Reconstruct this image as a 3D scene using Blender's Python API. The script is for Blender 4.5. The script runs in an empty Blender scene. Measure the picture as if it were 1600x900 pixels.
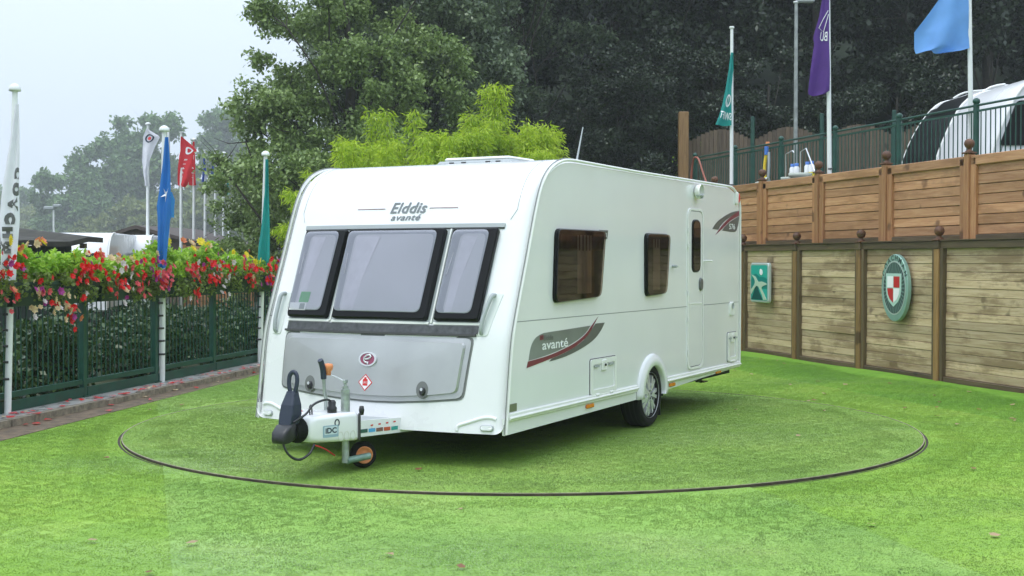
import bpy, math, random
import numpy as np
from mathutils import Vector, Matrix, Euler
R = math.radians
rnd = random.Random(7)
nrg = np.random.default_rng(11)
scene = bpy.context.scene
COL = scene.collection

# ---------------------------------------------------------------- camera, sky, sun, exposure
FPX, CAMH, PITCH = 1991.0, 1.594, math.atan(43 / 1991.0)
cam_data = bpy.data.cameras.new('camera')
cam_data.sensor_width = 36.0
cam_data.lens = FPX / 1600.0 * 36.0
cam_data.clip_end = 3000
cam = bpy.data.objects.new('camera', cam_data)
COL.objects.link(cam)
cam.location = (0, 0, CAMH)
cam.rotation_euler = (math.pi / 2 - PITCH, 0, 0)
scene.camera = cam

SUN_EL, SUN_AZ = 66.0, 228.0          # compass style: light comes from behind-left of the camera
world = bpy.data.worlds.new('World')
scene.world = world
world.use_nodes = True
wn, wl = world.node_tree.nodes, world.node_tree.links
wn.clear()
sky = wn.new('ShaderNodeTexSky'); sky.sky_type = 'NISHITA'; sky.sun_disc = False
sky.sun_elevation = R(SUN_EL); sky.sun_rotation = R(SUN_AZ); sky.dust_density = 4.0; sky.air_density = 1.2
mixw = wn.new('ShaderNodeMix'); mixw.data_type = 'RGBA'; mixw.inputs[0].default_value = 0.86
# standard overcast: the cloud deck brightens evenly from the horizon to the zenith
wtc = wn.new('ShaderNodeTexCoord'); wsp = wn.new('ShaderNodeSeparateXYZ'); wmr = wn.new('ShaderNodeMapRange')
wmr.inputs[1].default_value = 0; wmr.inputs[2].default_value = 1; wmr.inputs[3].default_value = 1; wmr.inputs[4].default_value = 3.0
wsc = wn.new('ShaderNodeVectorMath'); wsc.operation = 'SCALE'; wsc.inputs[0].default_value = (4.35, 5.0, 5.85)
wl.new(wtc.outputs['Generated'], wsp.inputs[0]); wl.new(wsp.outputs[2], wmr.inputs[0]); wl.new(wmr.outputs[0], wsc.inputs['Scale']); wl.new(wsc.outputs[0], mixw.inputs[7])
bg = wn.new('ShaderNodeBackground'); bg.inputs[1].default_value = 0.10
wo = wn.new('ShaderNodeOutputWorld')
wl.new(sky.outputs[0], mixw.inputs[6]); wl.new(mixw.outputs[2], bg.inputs[0]); wl.new(bg.outputs[0], wo.inputs[0])

sun_d = bpy.data.lights.new('sun', 'SUN'); sun_d.energy = 0.65; sun_d.angle = R(25); sun_d.color = (1, 0.97, 0.93)
sun = bpy.data.objects.new('sun', sun_d); COL.objects.link(sun)
az = R(SUN_AZ)
sdir = Vector((math.sin(az) * math.cos(R(SUN_EL)), math.cos(az) * math.cos(R(SUN_EL)), math.sin(R(SUN_EL))))
sun.rotation_euler = (-sdir).to_track_quat('-Z', 'Y').to_euler()
sun.location = (-20, -15, 30)

scene.view_settings.view_transform = 'Standard'
scene.view_settings.look = 'None'
scene.view_settings.exposure = 0.68
scene.view_settings.gamma = 1.0
scene.view_settings.use_curve_mapping = False
scene.render.engine = 'CYCLES'
scene.cycles.use_denoising = True
scene.cycles.max_bounces = 8
scene.cycles.transparent_max_bounces = 12
scene.cycles.volume_bounces = 2

def px(x, D):                      # world X of a photo column at depth D
    return (x - 800) / FPX * D
def pz(y, D):                      # world Z of a photo row at depth D
    return CAMH + (407 - y) / FPX * D

# ---------------------------------------------------------------- materials
MATS = {}
def nodes_of(name):
    m = bpy.data.materials.new(name); m.use_nodes = True
    nt = m.node_tree; b = nt.nodes['Principled BSDF']
    return m, nt, b
def ramp(nt, fac, stops):
    r = nt.nodes.new('ShaderNodeValToRGB')
    e = r.color_ramp.elements
    while len(e) < len(stops): e.new(0.5)
    for i, (p, c) in enumerate(stops):
        e[i].position = p; e[i].color = (c[0], c[1], c[2], 1)
    nt.links.new(fac, r.inputs[0]); return r.outputs[0]
def noise(nt, scale, detail=4, vec=None, rough=0.55, dist=0.0):
    n = nt.nodes.new('ShaderNodeTexNoise'); n.inputs['Scale'].default_value = scale
    n.inputs['Detail'].default_value = detail; n.inputs['Roughness'].default_value = rough
    n.inputs['Distortion'].default_value = dist
    if vec is not None: nt.links.new(vec, n.inputs['Vector'])
    return n.outputs['Fac']
def coords(nt, kind='Object', scale=None, world=False):
    if world:
        o = nt.nodes.new('ShaderNodeNewGeometry').outputs['Position']
    else:
        o = nt.nodes.new('ShaderNodeTexCoord').outputs[kind]
    if scale:
        mp = nt.nodes.new('ShaderNodeMapping'); mp.inputs['Scale'].default_value = scale
        nt.links.new(o, mp.inputs['Vector']); o = mp.outputs[0]
    return o
def mixc(nt, fac, a, b, mode='MIX'):
    m = nt.nodes.new('ShaderNodeMix'); m.data_type = 'RGBA'; m.blend_type = mode
    for s, v in ((0, fac), (6, a), (7, b)):
        if hasattr(v, 'is_linked') or isinstance(v, bpy.types.NodeSocket): nt.links.new(v, m.inputs[s])
        elif s == 0: m.inputs[0].default_value = v
        else: m.inputs[s].default_value = (v[0], v[1], v[2], 1)
    return m.outputs[2]
def bump(nt, b, h, strength=0.3, dist=0.01):
    n = nt.nodes.new('ShaderNodeBump'); n.inputs['Strength'].default_value = strength
    n.inputs['Distance'].default_value = dist
    nt.links.new(h, n.inputs['Height']); nt.links.new(n.outputs[0], b.inputs['Normal'])
def mat(name, col, rough=0.5, metal=0.0, var=0.0, vscale=6.0, bmp=0.0, bscale=40.0, coat=0.0, spec=0.5):
    if name in MATS: return MATS[name]
    m, nt, b = nodes_of(name)
    b.inputs['Base Color'].default_value = (*col, 1)
    b.inputs['Roughness'].default_value = rough; b.inputs['Metallic'].default_value = metal
    b.inputs['Coat Weight'].default_value = coat; b.inputs['Specular IOR Level'].default_value = spec
    if var > 0:
        f = noise(nt, vscale, 5, coords(nt))
        c = ramp(nt, f, [(0.3, [max(0, x * (1 - var)) for x in col]), (0.7, [min(1, x * (1 + var)) for x in col])])
        nt.links.new(c, b.inputs['Base Color'])
        rr = nt.nodes.new('ShaderNodeMapRange'); rr.inputs[3].default_value = max(0, rough - .1); rr.inputs[4].default_value = min(1, rough + .12)
        nt.links.new(f, rr.inputs[0]); nt.links.new(rr.outputs[0], b.inputs['Roughness'])
    if bmp > 0: bump(nt, b, noise(nt, bscale, 3, coords(nt)), bmp, 0.005)
    MATS[name] = m; return m

WHITE = mat('gelcoat_white', (.79, .79, .79), .24, var=.025, vscale=1.6, coat=.35)
SIDEW = mat('painted_aluminium_white', (.78, .785, .78), .20, var=.03, vscale=1.2, coat=.5)
TRIMW = mat('trim_cream_white', (.80, .80, .76), .4, var=.04)
SEAM = mat('dark_seam', (.05, .05, .05), .7)
BLACKP = mat('black_plastic', (.018, .018, .02), .35, var=.2, vscale=30)
BLACKG = mat('black_gloss_border', (.004, .004, .005), .30, spec=.18)
RUBBER = mat('rubber_tyre', (.012, .012, .012), .8, spec=.2, var=.25, vscale=20, bmp=.3, bscale=120)
LOCKERM = mat('silver_locker', (.47, .475, .47), .36, metal=.65, var=.07, vscale=3.0)
ALU = mat('alloy_silver', (.68, .69, .70), .28, metal=.5, var=.06)
GALV = mat('galvanised_steel', (.40, .44, .42), .45, metal=.6, var=.25, vscale=18)
GREYP = mat('grey_plastic', (.36, .39, .39), .45, var=.05)
CHAR = mat('charcoal_decal', (.105, .11, .105), .35)
CHAR2 = mat('grey_decal', (.20, .215, .20), .35, var=.25, vscale=1.5)
MAROON = mat('maroon_decal', (.19, .025, .045), .35)
MARLINE = mat('muted_maroon_line', (.24, .13, .14), .5)
AMBER = mat('amber_lens', (.75, .20, .01), .2, coat=.5)
REDM = mat('red_print', (.62, .03, .03), .4)
WHITEP = mat('white_print', (.82, .82, .82), .5)
ORANGEP = mat('orange_plastic', (.75, .27, .10), .5, var=.12, vscale=20)
NAVYP = mat('navy_grip', (.018, .026, .05), .45)
DARKU = mat('underbody_black', (.012, .012, .012), .85)
REDCAB = mat('red_cable', (.55, .03, .03), .5)
GREENF = mat('green_painted_steel', (.006, .058, .038), .38, var=.25, vscale=9)
GREENT = mat('green_trough_plastic', (.010, .035, .022), .5, var=.3, vscale=5)
POLEW = mat('white_pole_paint', (.78, .80, .77), .4, var=.08, vscale=4)
CONC = mat('wet_concrete', (.36, .345, .33), .28, var=.4, vscale=5, bmp=.4, bscale=40)
KERBM = mat('mossy_kerb_stone', (.22, .18, .13), .7, var=.5, vscale=14, bmp=.6, bscale=50)
EARTH = mat('damp_earth', (.15, .105, .065), .7, var=.5, vscale=8, bmp=.6, bscale=40)
STEELL = mat('worn_steel_edge', (.38, .32, .24), .5, metal=.5, var=.35, vscale=10)
BLACKGAP = mat('groove_dirt', (.045, .033, .022), .9, var=.6, vscale=9)
BLIND = mat('lilac_blind', (.60, .60, .63), .7, var=.04, vscale=1.5)
CURTAIN = mat('cream_curtain', (.62, .56, .52), .85, var=.08, vscale=9)
INTER = mat('interior_brown', (.065, .045, .038), .7, var=.3, vscale=5)
INTER2 = mat('interior_wood_red', (.15, .07, .05), .5, var=.3, vscale=5)

def glass(name, tint, gloss=1.0, ior=1.45):
    m = bpy.data.materials.new(name); m.use_nodes = True; nt = m.node_tree; nt.nodes.clear()
    t = nt.nodes.new('ShaderNodeBsdfTransparent'); t.inputs[0].default_value = (*tint, 1)
    g = nt.nodes.new('ShaderNodeBsdfGlossy'); g.inputs['Roughness'].default_value = .03; g.inputs[0].default_value = (gloss, gloss, gloss, 1)
    f = nt.nodes.new('ShaderNodeFresnel'); f.inputs[0].default_value = ior
    nz = noise(nt, 2.0, 2, coords(nt)); bp = nt.nodes.new('ShaderNodeBump'); bp.inputs['Strength'].default_value = .05; bp.inputs['Distance'].default_value = .02
    nt.links.new(nz, bp.inputs['Height']); nt.links.new(bp.outputs[0], g.inputs['Normal'])
    mx = nt.nodes.new('ShaderNodeMixShader'); o = nt.nodes.new('ShaderNodeOutputMaterial')
    nt.links.new(f.outputs[0], mx.inputs[0]); nt.links.new(t.outputs[0], mx.inputs[1]); nt.links.new(g.outputs[0], mx.inputs[2])
    nt.links.new(mx.outputs[0], o.inputs[0]); return m
GLASSC = glass('clear_acrylic', (.93, .93, .95), ior=1.55)
GLASSB = glass('brown_tinted_acrylic', (.42, .34, .30), ior=1.5)
GLASSD = glass('dark_tinted_glass', (.22, .22, .24), ior=1.5)

def turf(name, c0, c1, c2, rough=.75, blade=False):
    m, nt, b = nodes_of(name)
    w = coords(nt, world=True)
    big = noise(nt, .8, 5, w, .6); mid = noise(nt, 5, 5, w, .7); fine = noise(nt, 34, 4, w, .75)
    vf = noise(nt, 150, 2, w, .8)
    a = ramp(nt, big, [(.33, c0), (.52, c1), (.70, c2)])
    d = mixc(nt, 1.0, a, ramp(nt, mid, [(.3, (.84, .87, .76)), (.7, (1.14, 1.10, 1.15))]), 'MULTIPLY')
    e = mixc(nt, 1.0, d, ramp(nt, fine, [(.30, (.84, .86, .80)), (.68, (1.16, 1.13, 1.16))]), 'MULTIPLY')
    f = mixc(nt, 1.0, e, ramp(nt, vf, [(.3, (.80, .82, .76)), (.7, (1.28, 1.24, 1.26))]), 'MULTIPLY')
    if blade:
        rp_ = nt.nodes.new('ShaderNodeNewGeometry')
        f = mixc(nt, 1.0, e, ramp(nt, rp_.outputs['Random Per Island'], [(0, (1.12, 1.15, 1.0)), (.6, (1.36, 1.32, 1.3)), (1, (1.62, 1.50, 1.7))]), 'MULTIPLY')
    nt.links.new(f, b.inputs['Base Color'])
    # wet film: rain lying in the flattened pile
    wet = noise(nt, .55, 4, coords(nt, world=True, scale=(.42, 1.25, 1)), .55)
    rr = nt.nodes.new('ShaderNodeMapRange'); rr.inputs[1].default_value = .47; rr.inputs[2].default_value = .66
    rr.inputs[3].default_value = rough; rr.inputs[4].default_value = .20
    mpw = nt.nodes.new('ShaderNodeMapping'); mpw.inputs['Location'].default_value = (-.04, -6.75 / 1.15, 0); mpw.inputs['Scale'].default_value = (1 / 3.6, 1 / 1.15, 0); nt.links.new(w, mpw.inputs[0])
    ln_ = nt.nodes.new('ShaderNodeVectorMath'); ln_.operation = 'LENGTH'; nt.links.new(mpw.outputs[0], ln_.inputs[0])
    pu = nt.nodes.new('ShaderNodeMapRange'); pu.inputs[1].default_value = 1.3; pu.inputs[2].default_value = .2; pu.inputs[3].default_value = -.06; pu.inputs[4].default_value = .16
    nt.links.new(ln_.outputs['Value'], pu.inputs[0]); sm_ = nt.nodes.new('ShaderNodeMath'); sm_.operation = 'ADD'; nt.links.new(wet, sm_.inputs[0]); nt.links.new(pu.outputs[0], sm_.inputs[1])
    nt.links.new(sm_.outputs[0], rr.inputs[0]); nt.links.new(rr.outputs[0], b.inputs['Roughness'])
    b.inputs['Specular IOR Level'].default_value = .5
    if blade:      # soft fibres: shade between the blade face and the lie of the pile
        va = nt.nodes.new('ShaderNodeVectorMath'); va.operation = 'MULTIPLY_ADD'; va.inputs[1].default_value = (.3, .3, .3); va.inputs[2].default_value = (0, 0, .95)
        nt.links.new(nt.nodes.new('ShaderNodeNewGeometry').outputs['Normal'], va.inputs[0])
        vn = nt.nodes.new('ShaderNodeVectorMath'); vn.operation = 'NORMALIZE'; nt.links.new(va.outputs[0], vn.inputs[0]); nt.links.new(vn.outputs[0], b.inputs['Normal'])
    else: bump(nt, b, mixc(nt, .5, fine, vf), .4, .010)
    return m
TC_ = dict(L=((.140, .285, .017), (.190, .355, .027), (.245, .395, .045)), M=((.148, .295, .036), (.198, .36, .056), (.25, .395, .085)), D=((.095, .245, .010), (.135, .305, .015), (.175, .345, .024)), T=((.138, .26, .028), (.180, .315, .044), (.22, .345, .062)))  # M: cooler roll tint, paled further to paint the wet sheen into the colour
TURF_L, TURF_M, TURF_D, TURF_T = [turf('turf_backing_%s' % n_, *TC_[k_]) for k_, n_ in (('L', 'bright'), ('M', 'cool_sheen'), ('D', 'deep'), ('T', 'turntable'))]
BLADE_L, BLADE_M, BLADE_D, BLADE_T = [turf('turf_fibre_%s' % n_, *TC_[k_], blade=True) for k_, n_ in (('L', 'bright'), ('M', 'cool_sheen'), ('D', 'deep'), ('T', 'turntable'))]
GROUND = mat('rough_ground', (.06, .075, .03), .9, var=.5, vscale=.8, bmp=.5, bscale=8)
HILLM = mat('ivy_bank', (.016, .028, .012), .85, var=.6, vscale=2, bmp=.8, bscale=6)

def wood(name, a, b_, c, stain=None, rough=.6, along='x', stain_amt=.62):
    m, nt, b = nodes_of(name)
    tc = nt.nodes.new('ShaderNodeTexCoord'); oi = nt.nodes.new('ShaderNodeObjectInfo')
    ml = nt.nodes.new('ShaderNodeMath'); ml.operation = 'MULTIPLY'; ml.inputs[1].default_value = 37.0
    nt.links.new(oi.outputs['Random'], ml.inputs[0])
    cb = nt.nodes.new('ShaderNodeCombineXYZ')
    for i in range(3): nt.links.new(ml.outputs[0], cb.inputs[i])
    ad = nt.nodes.new('ShaderNodeVectorMath'); ad.operation = 'ADD'
    nt.links.new(tc.outputs['Object'], ad.inputs[0]); nt.links.new(cb.outputs[0], ad.inputs[1])
    mp = nt.nodes.new('ShaderNodeMapping')
    mp.inputs['Scale'].default_value = (1.3, 18, 22) if along == 'x' else (22, 18, 1.3)
    nt.links.new(ad.outputs[0], mp.inputs[0])
    g = noise(nt, 1.6, 6, mp.outputs[0], .65, .6)
    col = ramp(nt, g, [(.28, a), (.5, b_), (.74, c)])
    kn = noise(nt, 3.3, 2, ad.outputs[0], .4)
    col = mixc(nt, ramp(nt, kn, [(.68, (0, 0, 0)), (.74, (.8, .8, .8))]), col, [x * .4 for x in a])
    hs = nt.nodes.new('ShaderNodeHueSaturation')
    mr = nt.nodes.new('ShaderNodeMapRange'); mr.inputs[3].default_value = .78; mr.inputs[4].default_value = 1.2
    nt.links.new(oi.outputs['Random'], mr.inputs[0]); nt.links.new(mr.outputs[0], hs.inputs['Value']); nt.links.new(col, hs.inputs['Color'])
    col = hs.outputs[0]
    if stain:
        wv = coords(nt, world=True, scale=(.8, .8, 1.5)); s = noise(nt, 1.1, 7, wv, .72, .3)
        wv2 = coords(nt, world=True, scale=(.55, .55, 5.5)); s2 = noise(nt, 1.6, 5, wv2, .7)
        mm = nt.nodes.new('ShaderNodeMath'); mm.operation = 'ADD'; nt.links.new(s, mm.inputs[0]); nt.links.new(s2, mm.inputs[1])
        f = ramp(nt, mm.outputs[0], [(.0, (0, 0, 0)), (1, (1, 1, 1))])
        rr = nt.nodes.new('ShaderNodeMapRange'); rr.inputs[1].default_value = 1.0; rr.inputs[2].default_value = 1.12
        rr.inputs[3].default_value = 0; rr.inputs[4].default_value = stain_amt
        nt.links.new(mm.outputs[0], rr.inputs[0])
        col = mixc(nt, rr.outputs[0], col, stain)
        r2 = nt.nodes.new('ShaderNodeMapRange'); r2.inputs[1].default_value = .0; r2.inputs[2].default_value = 1
        r2.inputs[3].default_value = rough; r2.inputs[4].default_value = .4
        nt.links.new(rr.outputs[0], r2.inputs[0]); nt.links.new(r2.outputs[0], b.inputs['Roughness'])
    else: b.inputs['Roughness'].default_value = rough
    nt.links.new(col, b.inputs['Base Color']); bump(nt, b, g, .35, .004)
    return m
W_LOW = wood('weathered_softwood', (.35, .24, .125), (.49, .37, .215), (.60, .475, .315), (.175, .105, .05))
W_LOWP = wood('post_softwood', (.16, .085, .025), (.27, .15, .05), (.36, .21, .08), along='z')
W_LOWF = wood('dark_wet_frame', (.055, .037, .018), (.09, .06, .03), (.14, .095, .045))
W_LOWFV = wood('dark_wet_batten', (.06, .04, .02), (.11, .075, .035), (.16, .11, .05), along='z')
W_UP = wood('orange_stained_board', (.32, .145, .060), (.44, .225, .105), (.54, .32, .17), (.20, .09, .035), stain_amt=.45)
W_UPV = wood('orange_stained_post', (.26, .11, .042), (.38, .18, .075), (.47, .26, .12), along='z')
W_BALL = wood('brown_turned_wood', (.055, .022, .010), (.10, .04, .018), (.16, .07, .03))
W_BROWN = wood('brown_closeboard', (.060, .042, .025), (.10, .07, .042), (.15, .105, .065), along='z')
W_GREEN = mat('old_green_boards', (.022, .034, .028), .8, var=.4, vscale=3, bmp=.4, bscale=15)
FELT = mat('mossy_roof_felt', (.035, .032, .024), .9, var=.6, vscale=4, bmp=.7, bscale=12)
ROOFB = mat('brown_roof_sheet', (.085, .065, .055), .8, var=.3, vscale=3)

def leafmat(name, dark, light, rough=.45, trans=.25, spec=.5):
    m, nt, b = nodes_of(name)
    g = nt.nodes.new('ShaderNodeNewGeometry')
    n = noise(nt, .55, 3, coords(nt, world=True))
    mm = nt.nodes.new('ShaderNodeMath'); mm.operation = 'MULTIPLY_ADD'; mm.inputs[1].default_value = .5; mm.inputs[2].default_value = 0
    nt.links.new(g.outputs['Random Per Island'], mm.inputs[0])
    m2 = nt.nodes.new('ShaderNodeMath'); m2.operation = 'MULTIPLY_ADD'; m2.inputs[1].default_value = .5
    nt.links.new(n, m2.inputs[0]); nt.links.new(mm.outputs[0], m2.inputs[2])
    c = ramp(nt, m2.outputs[0], [(.2, dark), (.8, light)])
    nt.links.new(c, b.inputs['Base Color']); b.inputs['Roughness'].default_value = rough; b.inputs['Specular IOR Level'].default_value = spec
    tr = nt.nodes.new('ShaderNodeBsdfTranslucent'); nt.links.new(c, tr.inputs[0])
    mx = nt.nodes.new('ShaderNodeMixShader'); mx.inputs[0].default_value = trans
    o = nt.nodes['Material Output']
    nt.links.new(b.outputs[0], mx.inputs[1]); nt.links.new(tr.outputs[0], mx.inputs[2]); nt.links.new(mx.outputs[0], o.inputs[0])
    return m
L_BIG = leafmat('leaf_mid_green', (.11, .18, .045), (.38, .50, .17), .34)
L_GREY = leafmat('leaf_grey_green', (.055, .090, .045), (.26, .33, .18), .30)
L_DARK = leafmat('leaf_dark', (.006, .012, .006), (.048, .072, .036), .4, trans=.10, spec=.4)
L_BAMB = leafmat('leaf_yellow_green', (.26, .42, .016), (.60, .74, .06), .5, .5)
L_FAR = leafmat('leaf_far', (.06, .13, .035), (.18, .30, .085), .6)
L_FAR2 = leafmat('leaf_far_yellowish', (.10, .15, .03), (.24, .28, .07), .6)
L_BED = leafmat('leaf_bedding', (.17, .36, .02), (.48, .70, .09), .4, .5)
L_BED2 = leafmat('leaf_begonia', (.10, .13, .03), (.26, .36, .08), .4, .4)
L_HEDGE = leafmat('leaf_hedge', (.008, .022, .006), (.075, .14, .03), .3)  # pale end paints leaf glints, dark end paints the gloom behind the bars
BARK = mat('bark', (.045, .038, .030), .9, var=.4, vscale=12, bmp=.8, bscale=20)
def petal(name, c):
    m = leafmat(name, [x * .75 for x in c], c, .5, .3); return m
P_RED = petal('petal_red', (.86, .010, .014)); P_PINK = petal('petal_pink', (.84, .13, .15))
P_YEL = petal('petal_yellow', (.90, .74, .03)); P_CREAM = petal('petal_cream', (.80, .62, .36))
P_MAG = petal('petal_magenta', (.50, .05, .33)); P_WHITE = petal('petal_white', (.80, .72, .70)); P_ORG = petal('petal_orange', (.82, .28, .12))
P_PUR = petal('petal_purple', (.13, .05, .30))

# ---------------------------------------------------------------- mesh helpers
def link_mesh(name, me, material, parent=None):
    o = bpy.data.objects.new(name, me); COL.objects.link(o)
    if material is not None and not me.materials: me.materials.append(material)
    if parent is not None: o.parent = parent
    return o
def tag(o, label=None, cat=None, group=None, kind=None):
    if label: o['label'] = label
    if cat: o['category'] = cat
    if group: o['group'] = group
    if kind: o['kind'] = kind
    return o
def thing(name, label, cat, loc=(0, 0, 0), rz=0.0, group=None):
    o = bpy.data.objects.new(name, None); COL.objects.link(o)
    o.empty_display_size = .1; o.location = loc; o.rotation_euler = (0, 0, rz)
    return tag(o, label, cat, group)

class MB:
    def __init__(s): s.v = []; s.f = []; s.sm = []
    def add(s, vs, fs, smooth=False):
        k = len(s.v); s.v += [tuple(p) for p in vs]; s.f += [tuple(i + k for i in f) for f in fs]; s.sm += [smooth] * len(fs); return s
    def box(s, lo, hi, bev=0.0):
        x0, y0, z0 = lo; x1, y1, z1 = hi
        if bev <= 0:
            vs = [(x0, y0, z0), (x1, y0, z0), (x1, y1, z0), (x0, y1, z0), (x0, y0, z1), (x1, y0, z1), (x1, y1, z1), (x0, y1, z1)]
            return s.add(vs, [(0, 3, 2, 1), (4, 5, 6, 7), (0, 1, 5, 4), (1, 2, 6, 5), (2, 3, 7, 6), (3, 0, 4, 7)])
        vs = []; b = bev
        for z, i in ((z0, b), (z0 + b, 0), (z1 - b, 0), (z1, b)):
            X0, X1, Y0, Y1 = x0 + i, x1 - i, y0 + i, y1 - i; c = b if i == 0 else b * .5
            vs += [(X0 + c, Y0, z), (X1 - c, Y0, z), (X1, Y0 + c, z), (X1, Y1 - c, z), (X1 - c, Y1, z), (X0 + c, Y1, z), (X0, Y1 - c, z), (X0, Y0 + c, z)]
        fs = [tuple(reversed(range(8))), tuple(range(24, 32))]
        for r in range(3):
            for j in range(8):
                a, c = r * 8 + j, r * 8 + (j + 1) % 8
                fs.append((a, c, c + 8, a + 8))
        return s.add(vs, fs)
    def tube(s, pts, r, n=8, cap=True, smooth=True):
        pts = [Vector(p) for p in pts]; rs = r if isinstance(r, (list, tuple)) else [r] * len(pts)
        vs = []; fs = []
        t0 = (pts[1] - pts[0]).normalized()
        ref = Vector((0, 0, 1)) if abs(t0.z) < .9 else Vector((1, 0, 0))
        a = t0.cross(ref).normalized()
        for i, p in enumerate(pts):
            t = (pts[min(i + 1, len(pts) - 1)] - pts[max(i - 1, 0)]).normalized()
            a = (a - t * a.dot(t))
            a = a.normalized() if a.length > 1e-6 else t.orthogonal().normalized()
            b = t.cross(a)
            for k in range(n):
                th = 2 * math.pi * k / n
                vs.append(p + (a * math.cos(th) + b * math.sin(th)) * rs[i])
        for i in range(len(pts) - 1):
            for k in range(n):
                k2 = (k + 1) % n
                fs.append((i * n + k, i * n + k2, (i + 1) * n + k2, (i + 1) * n + k))
        s.add(vs, fs, smooth)
        if cap: 
            m = len(pts) - 1
            s.add(vs[:n], [tuple(reversed(range(n)))]); s.add(vs[m * n:], [tuple(range(n))])
        return s
    def lathe(s, prof, n=16, axis='z', c=(0, 0, 0), smooth=True):
        vs = []; fs = []
        for (r, h) in prof:
            for k in range(n):
                th = 2 * math.pi * k / n; q = (r * math.cos(th), r * math.sin(th), h)
                if axis == 'y': q = (q[0], q[2], q[1])
                elif axis == 'x': q = (q[2], q[0], q[1])
                vs.append((q[0] + c[0], q[1] + c[1], q[2] + c[2]))
        flip = axis == 'y'
        for i in range(len(prof) - 1):
            for k in range(n):
                k2 = (k + 1) % n; f = (i * n + k, i * n + k2, (i + 1) * n + k2, (i + 1) * n + k)
                fs.append(tuple(reversed(f)) if flip else f)
        return s.add(vs, fs, smooth)
    def prism(s, poly, lo, hi, fn):      # poly 2D, extruded between depths lo and hi, mapped by fn(a,b,d)
        n = len(poly); vs = [fn(a, b, lo) for a, b in poly] + [fn(a, b, hi) for a, b in poly]
        fs = [tuple(reversed(range(n))), tuple(range(n, 2 * n))] + [(i, (i + 1) % n, n + (i + 1) % n, n + i) for i in range(n)]
        return s.add(vs, fs)
    def build(s, name, material, parent=None, fix=False):
        me = bpy.data.meshes.new(name); me.from_pydata(s.v, [], s.f)
        me.polygons.foreach_set('use_smooth', s.sm)
        if fix:
            import bmesh
            bm = bmesh.new(); bm.from_mesh(me); bmesh.ops.recalc_face_normals(bm, faces=bm.faces); bm.to_mesh(me); bm.free()
        me.update()
        return link_mesh(name, me, material, parent)

def rrect(a0, a1, b0, b1, r, n=5):
    out = []
    for (ca, cb, s) in ((a1 - r, b0 + r, -90), (a1 - r, b1 - r, 0), (a0 + r, b1 - r, 90), (a0 + r, b0 + r, 180)):
        for k in range(n + 1):
            th = R(s + 90 * k / n); out.append((ca + r * math.cos(th), cb + r * math.sin(th)))
    return out
def rpoly(pts, r, n=4):                  # round the corners of a polygon
    out = []; m = len(pts)
    for i in range(m):
        p, a, b = Vector(pts[i]), Vector(pts[i - 1]), Vector(pts[(i + 1) % m])
        da, db = (a - p), (b - p); ra = min(r, da.length * .45, db.length * .45)
        p0, p1 = p + da.normalized() * ra, p + db.normalized() * ra
        for k in range(n + 1):
            t = k / n; q = p0 * (1 - t) ** 2 + p * 2 * t * (1 - t) + p1 * t * t; out.append((q.x, q.y))
    return out
def ellipse(ca, cb, ra, rb, n=28): return [(ca + ra * math.cos(2 * math.pi * k / n), cb + rb * math.sin(2 * math.pi * k / n)) for k in range(n)]
def plate(poly, fn, lo, hi, bev=0.0, rings=3, mb=None):
    """raised plate following surface fn(a,b,offset); star-shaped outline"""
    mb = mb or MB(); n = len(poly)
    ca = sum(p[0] for p in poly) / n; cb = sum(p[1] for p in poly) / n
    size = max(max(abs(p[0] - ca) for p in poly), max(abs(p[1] - cb) for p in poly))
    def ring(sc, off): return [fn(ca + (a - ca) * sc, cb + (b - cb) * sc, off) for a, b in poly]
    vs = ring(1, lo) + ring(1, hi - bev); R_ = 2
    sc = 1 - bev / size if bev else 1
    if bev: vs += ring(sc, hi); R_ += 1
    for k in range(1, rings): vs += ring(sc * (1 - k / rings), hi); R_ += 1
    vs.append(fn(ca, cb, hi)); fs = []
    for r in range(R_ - 1):
        for i in range(n):
            j = (i + 1) % n; fs.append((r * n + i, r * n + j, (r + 1) * n + j, (r + 1) * n + i))
    for i in range(n): fs.append(((R_ - 1) * n + i, (R_ - 1) * n + (i + 1) % n, R_ * n))
    k0 = (2 if bev else 1) * n
    mb.add(vs, fs[:k0], False); base_ = k0   # wall and bevel stay crisp, the face itself is smooth
    return mb.add(vs[k0:], [tuple(i - k0 for i in f) for f in fs[k0:]], True)
def ringplate(outer, inner, fn, lo, hi, mb=None):   # raised frame between two outlines of equal count
    mb = mb or MB(); n = len(outer)
    vs = [fn(a, b, lo) for a, b in outer] + [fn(a, b, hi) for a, b in outer] + [fn(a, b, hi) for a, b in inner] + [fn(a, b, lo) for a, b in inner]
    fs = [(r * n + i, r * n + (i + 1) % n, (r + 1) * n + (i + 1) % n, (r + 1) * n + i) for r in range(3) for i in range(n)]
    return mb.add(vs, fs)
def scale_poly(poly, d):                 # inset by distance d towards the centroid, per axis
    n = len(poly); ca = (min(p[0] for p in poly) + max(p[0] for p in poly)) / 2; cb = (min(p[1] for p in poly) + max(p[1] for p in poly)) / 2
    ha = (max(p[0] for p in poly) - min(p[0] for p in poly)) / 2; hb = (max(p[1] for p in poly) - min(p[1] for p in poly)) / 2
    return [(ca + (a - ca) * (ha - d) / ha, cb + (b - cb) * (hb - d) / hb) for a, b in poly]

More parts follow.
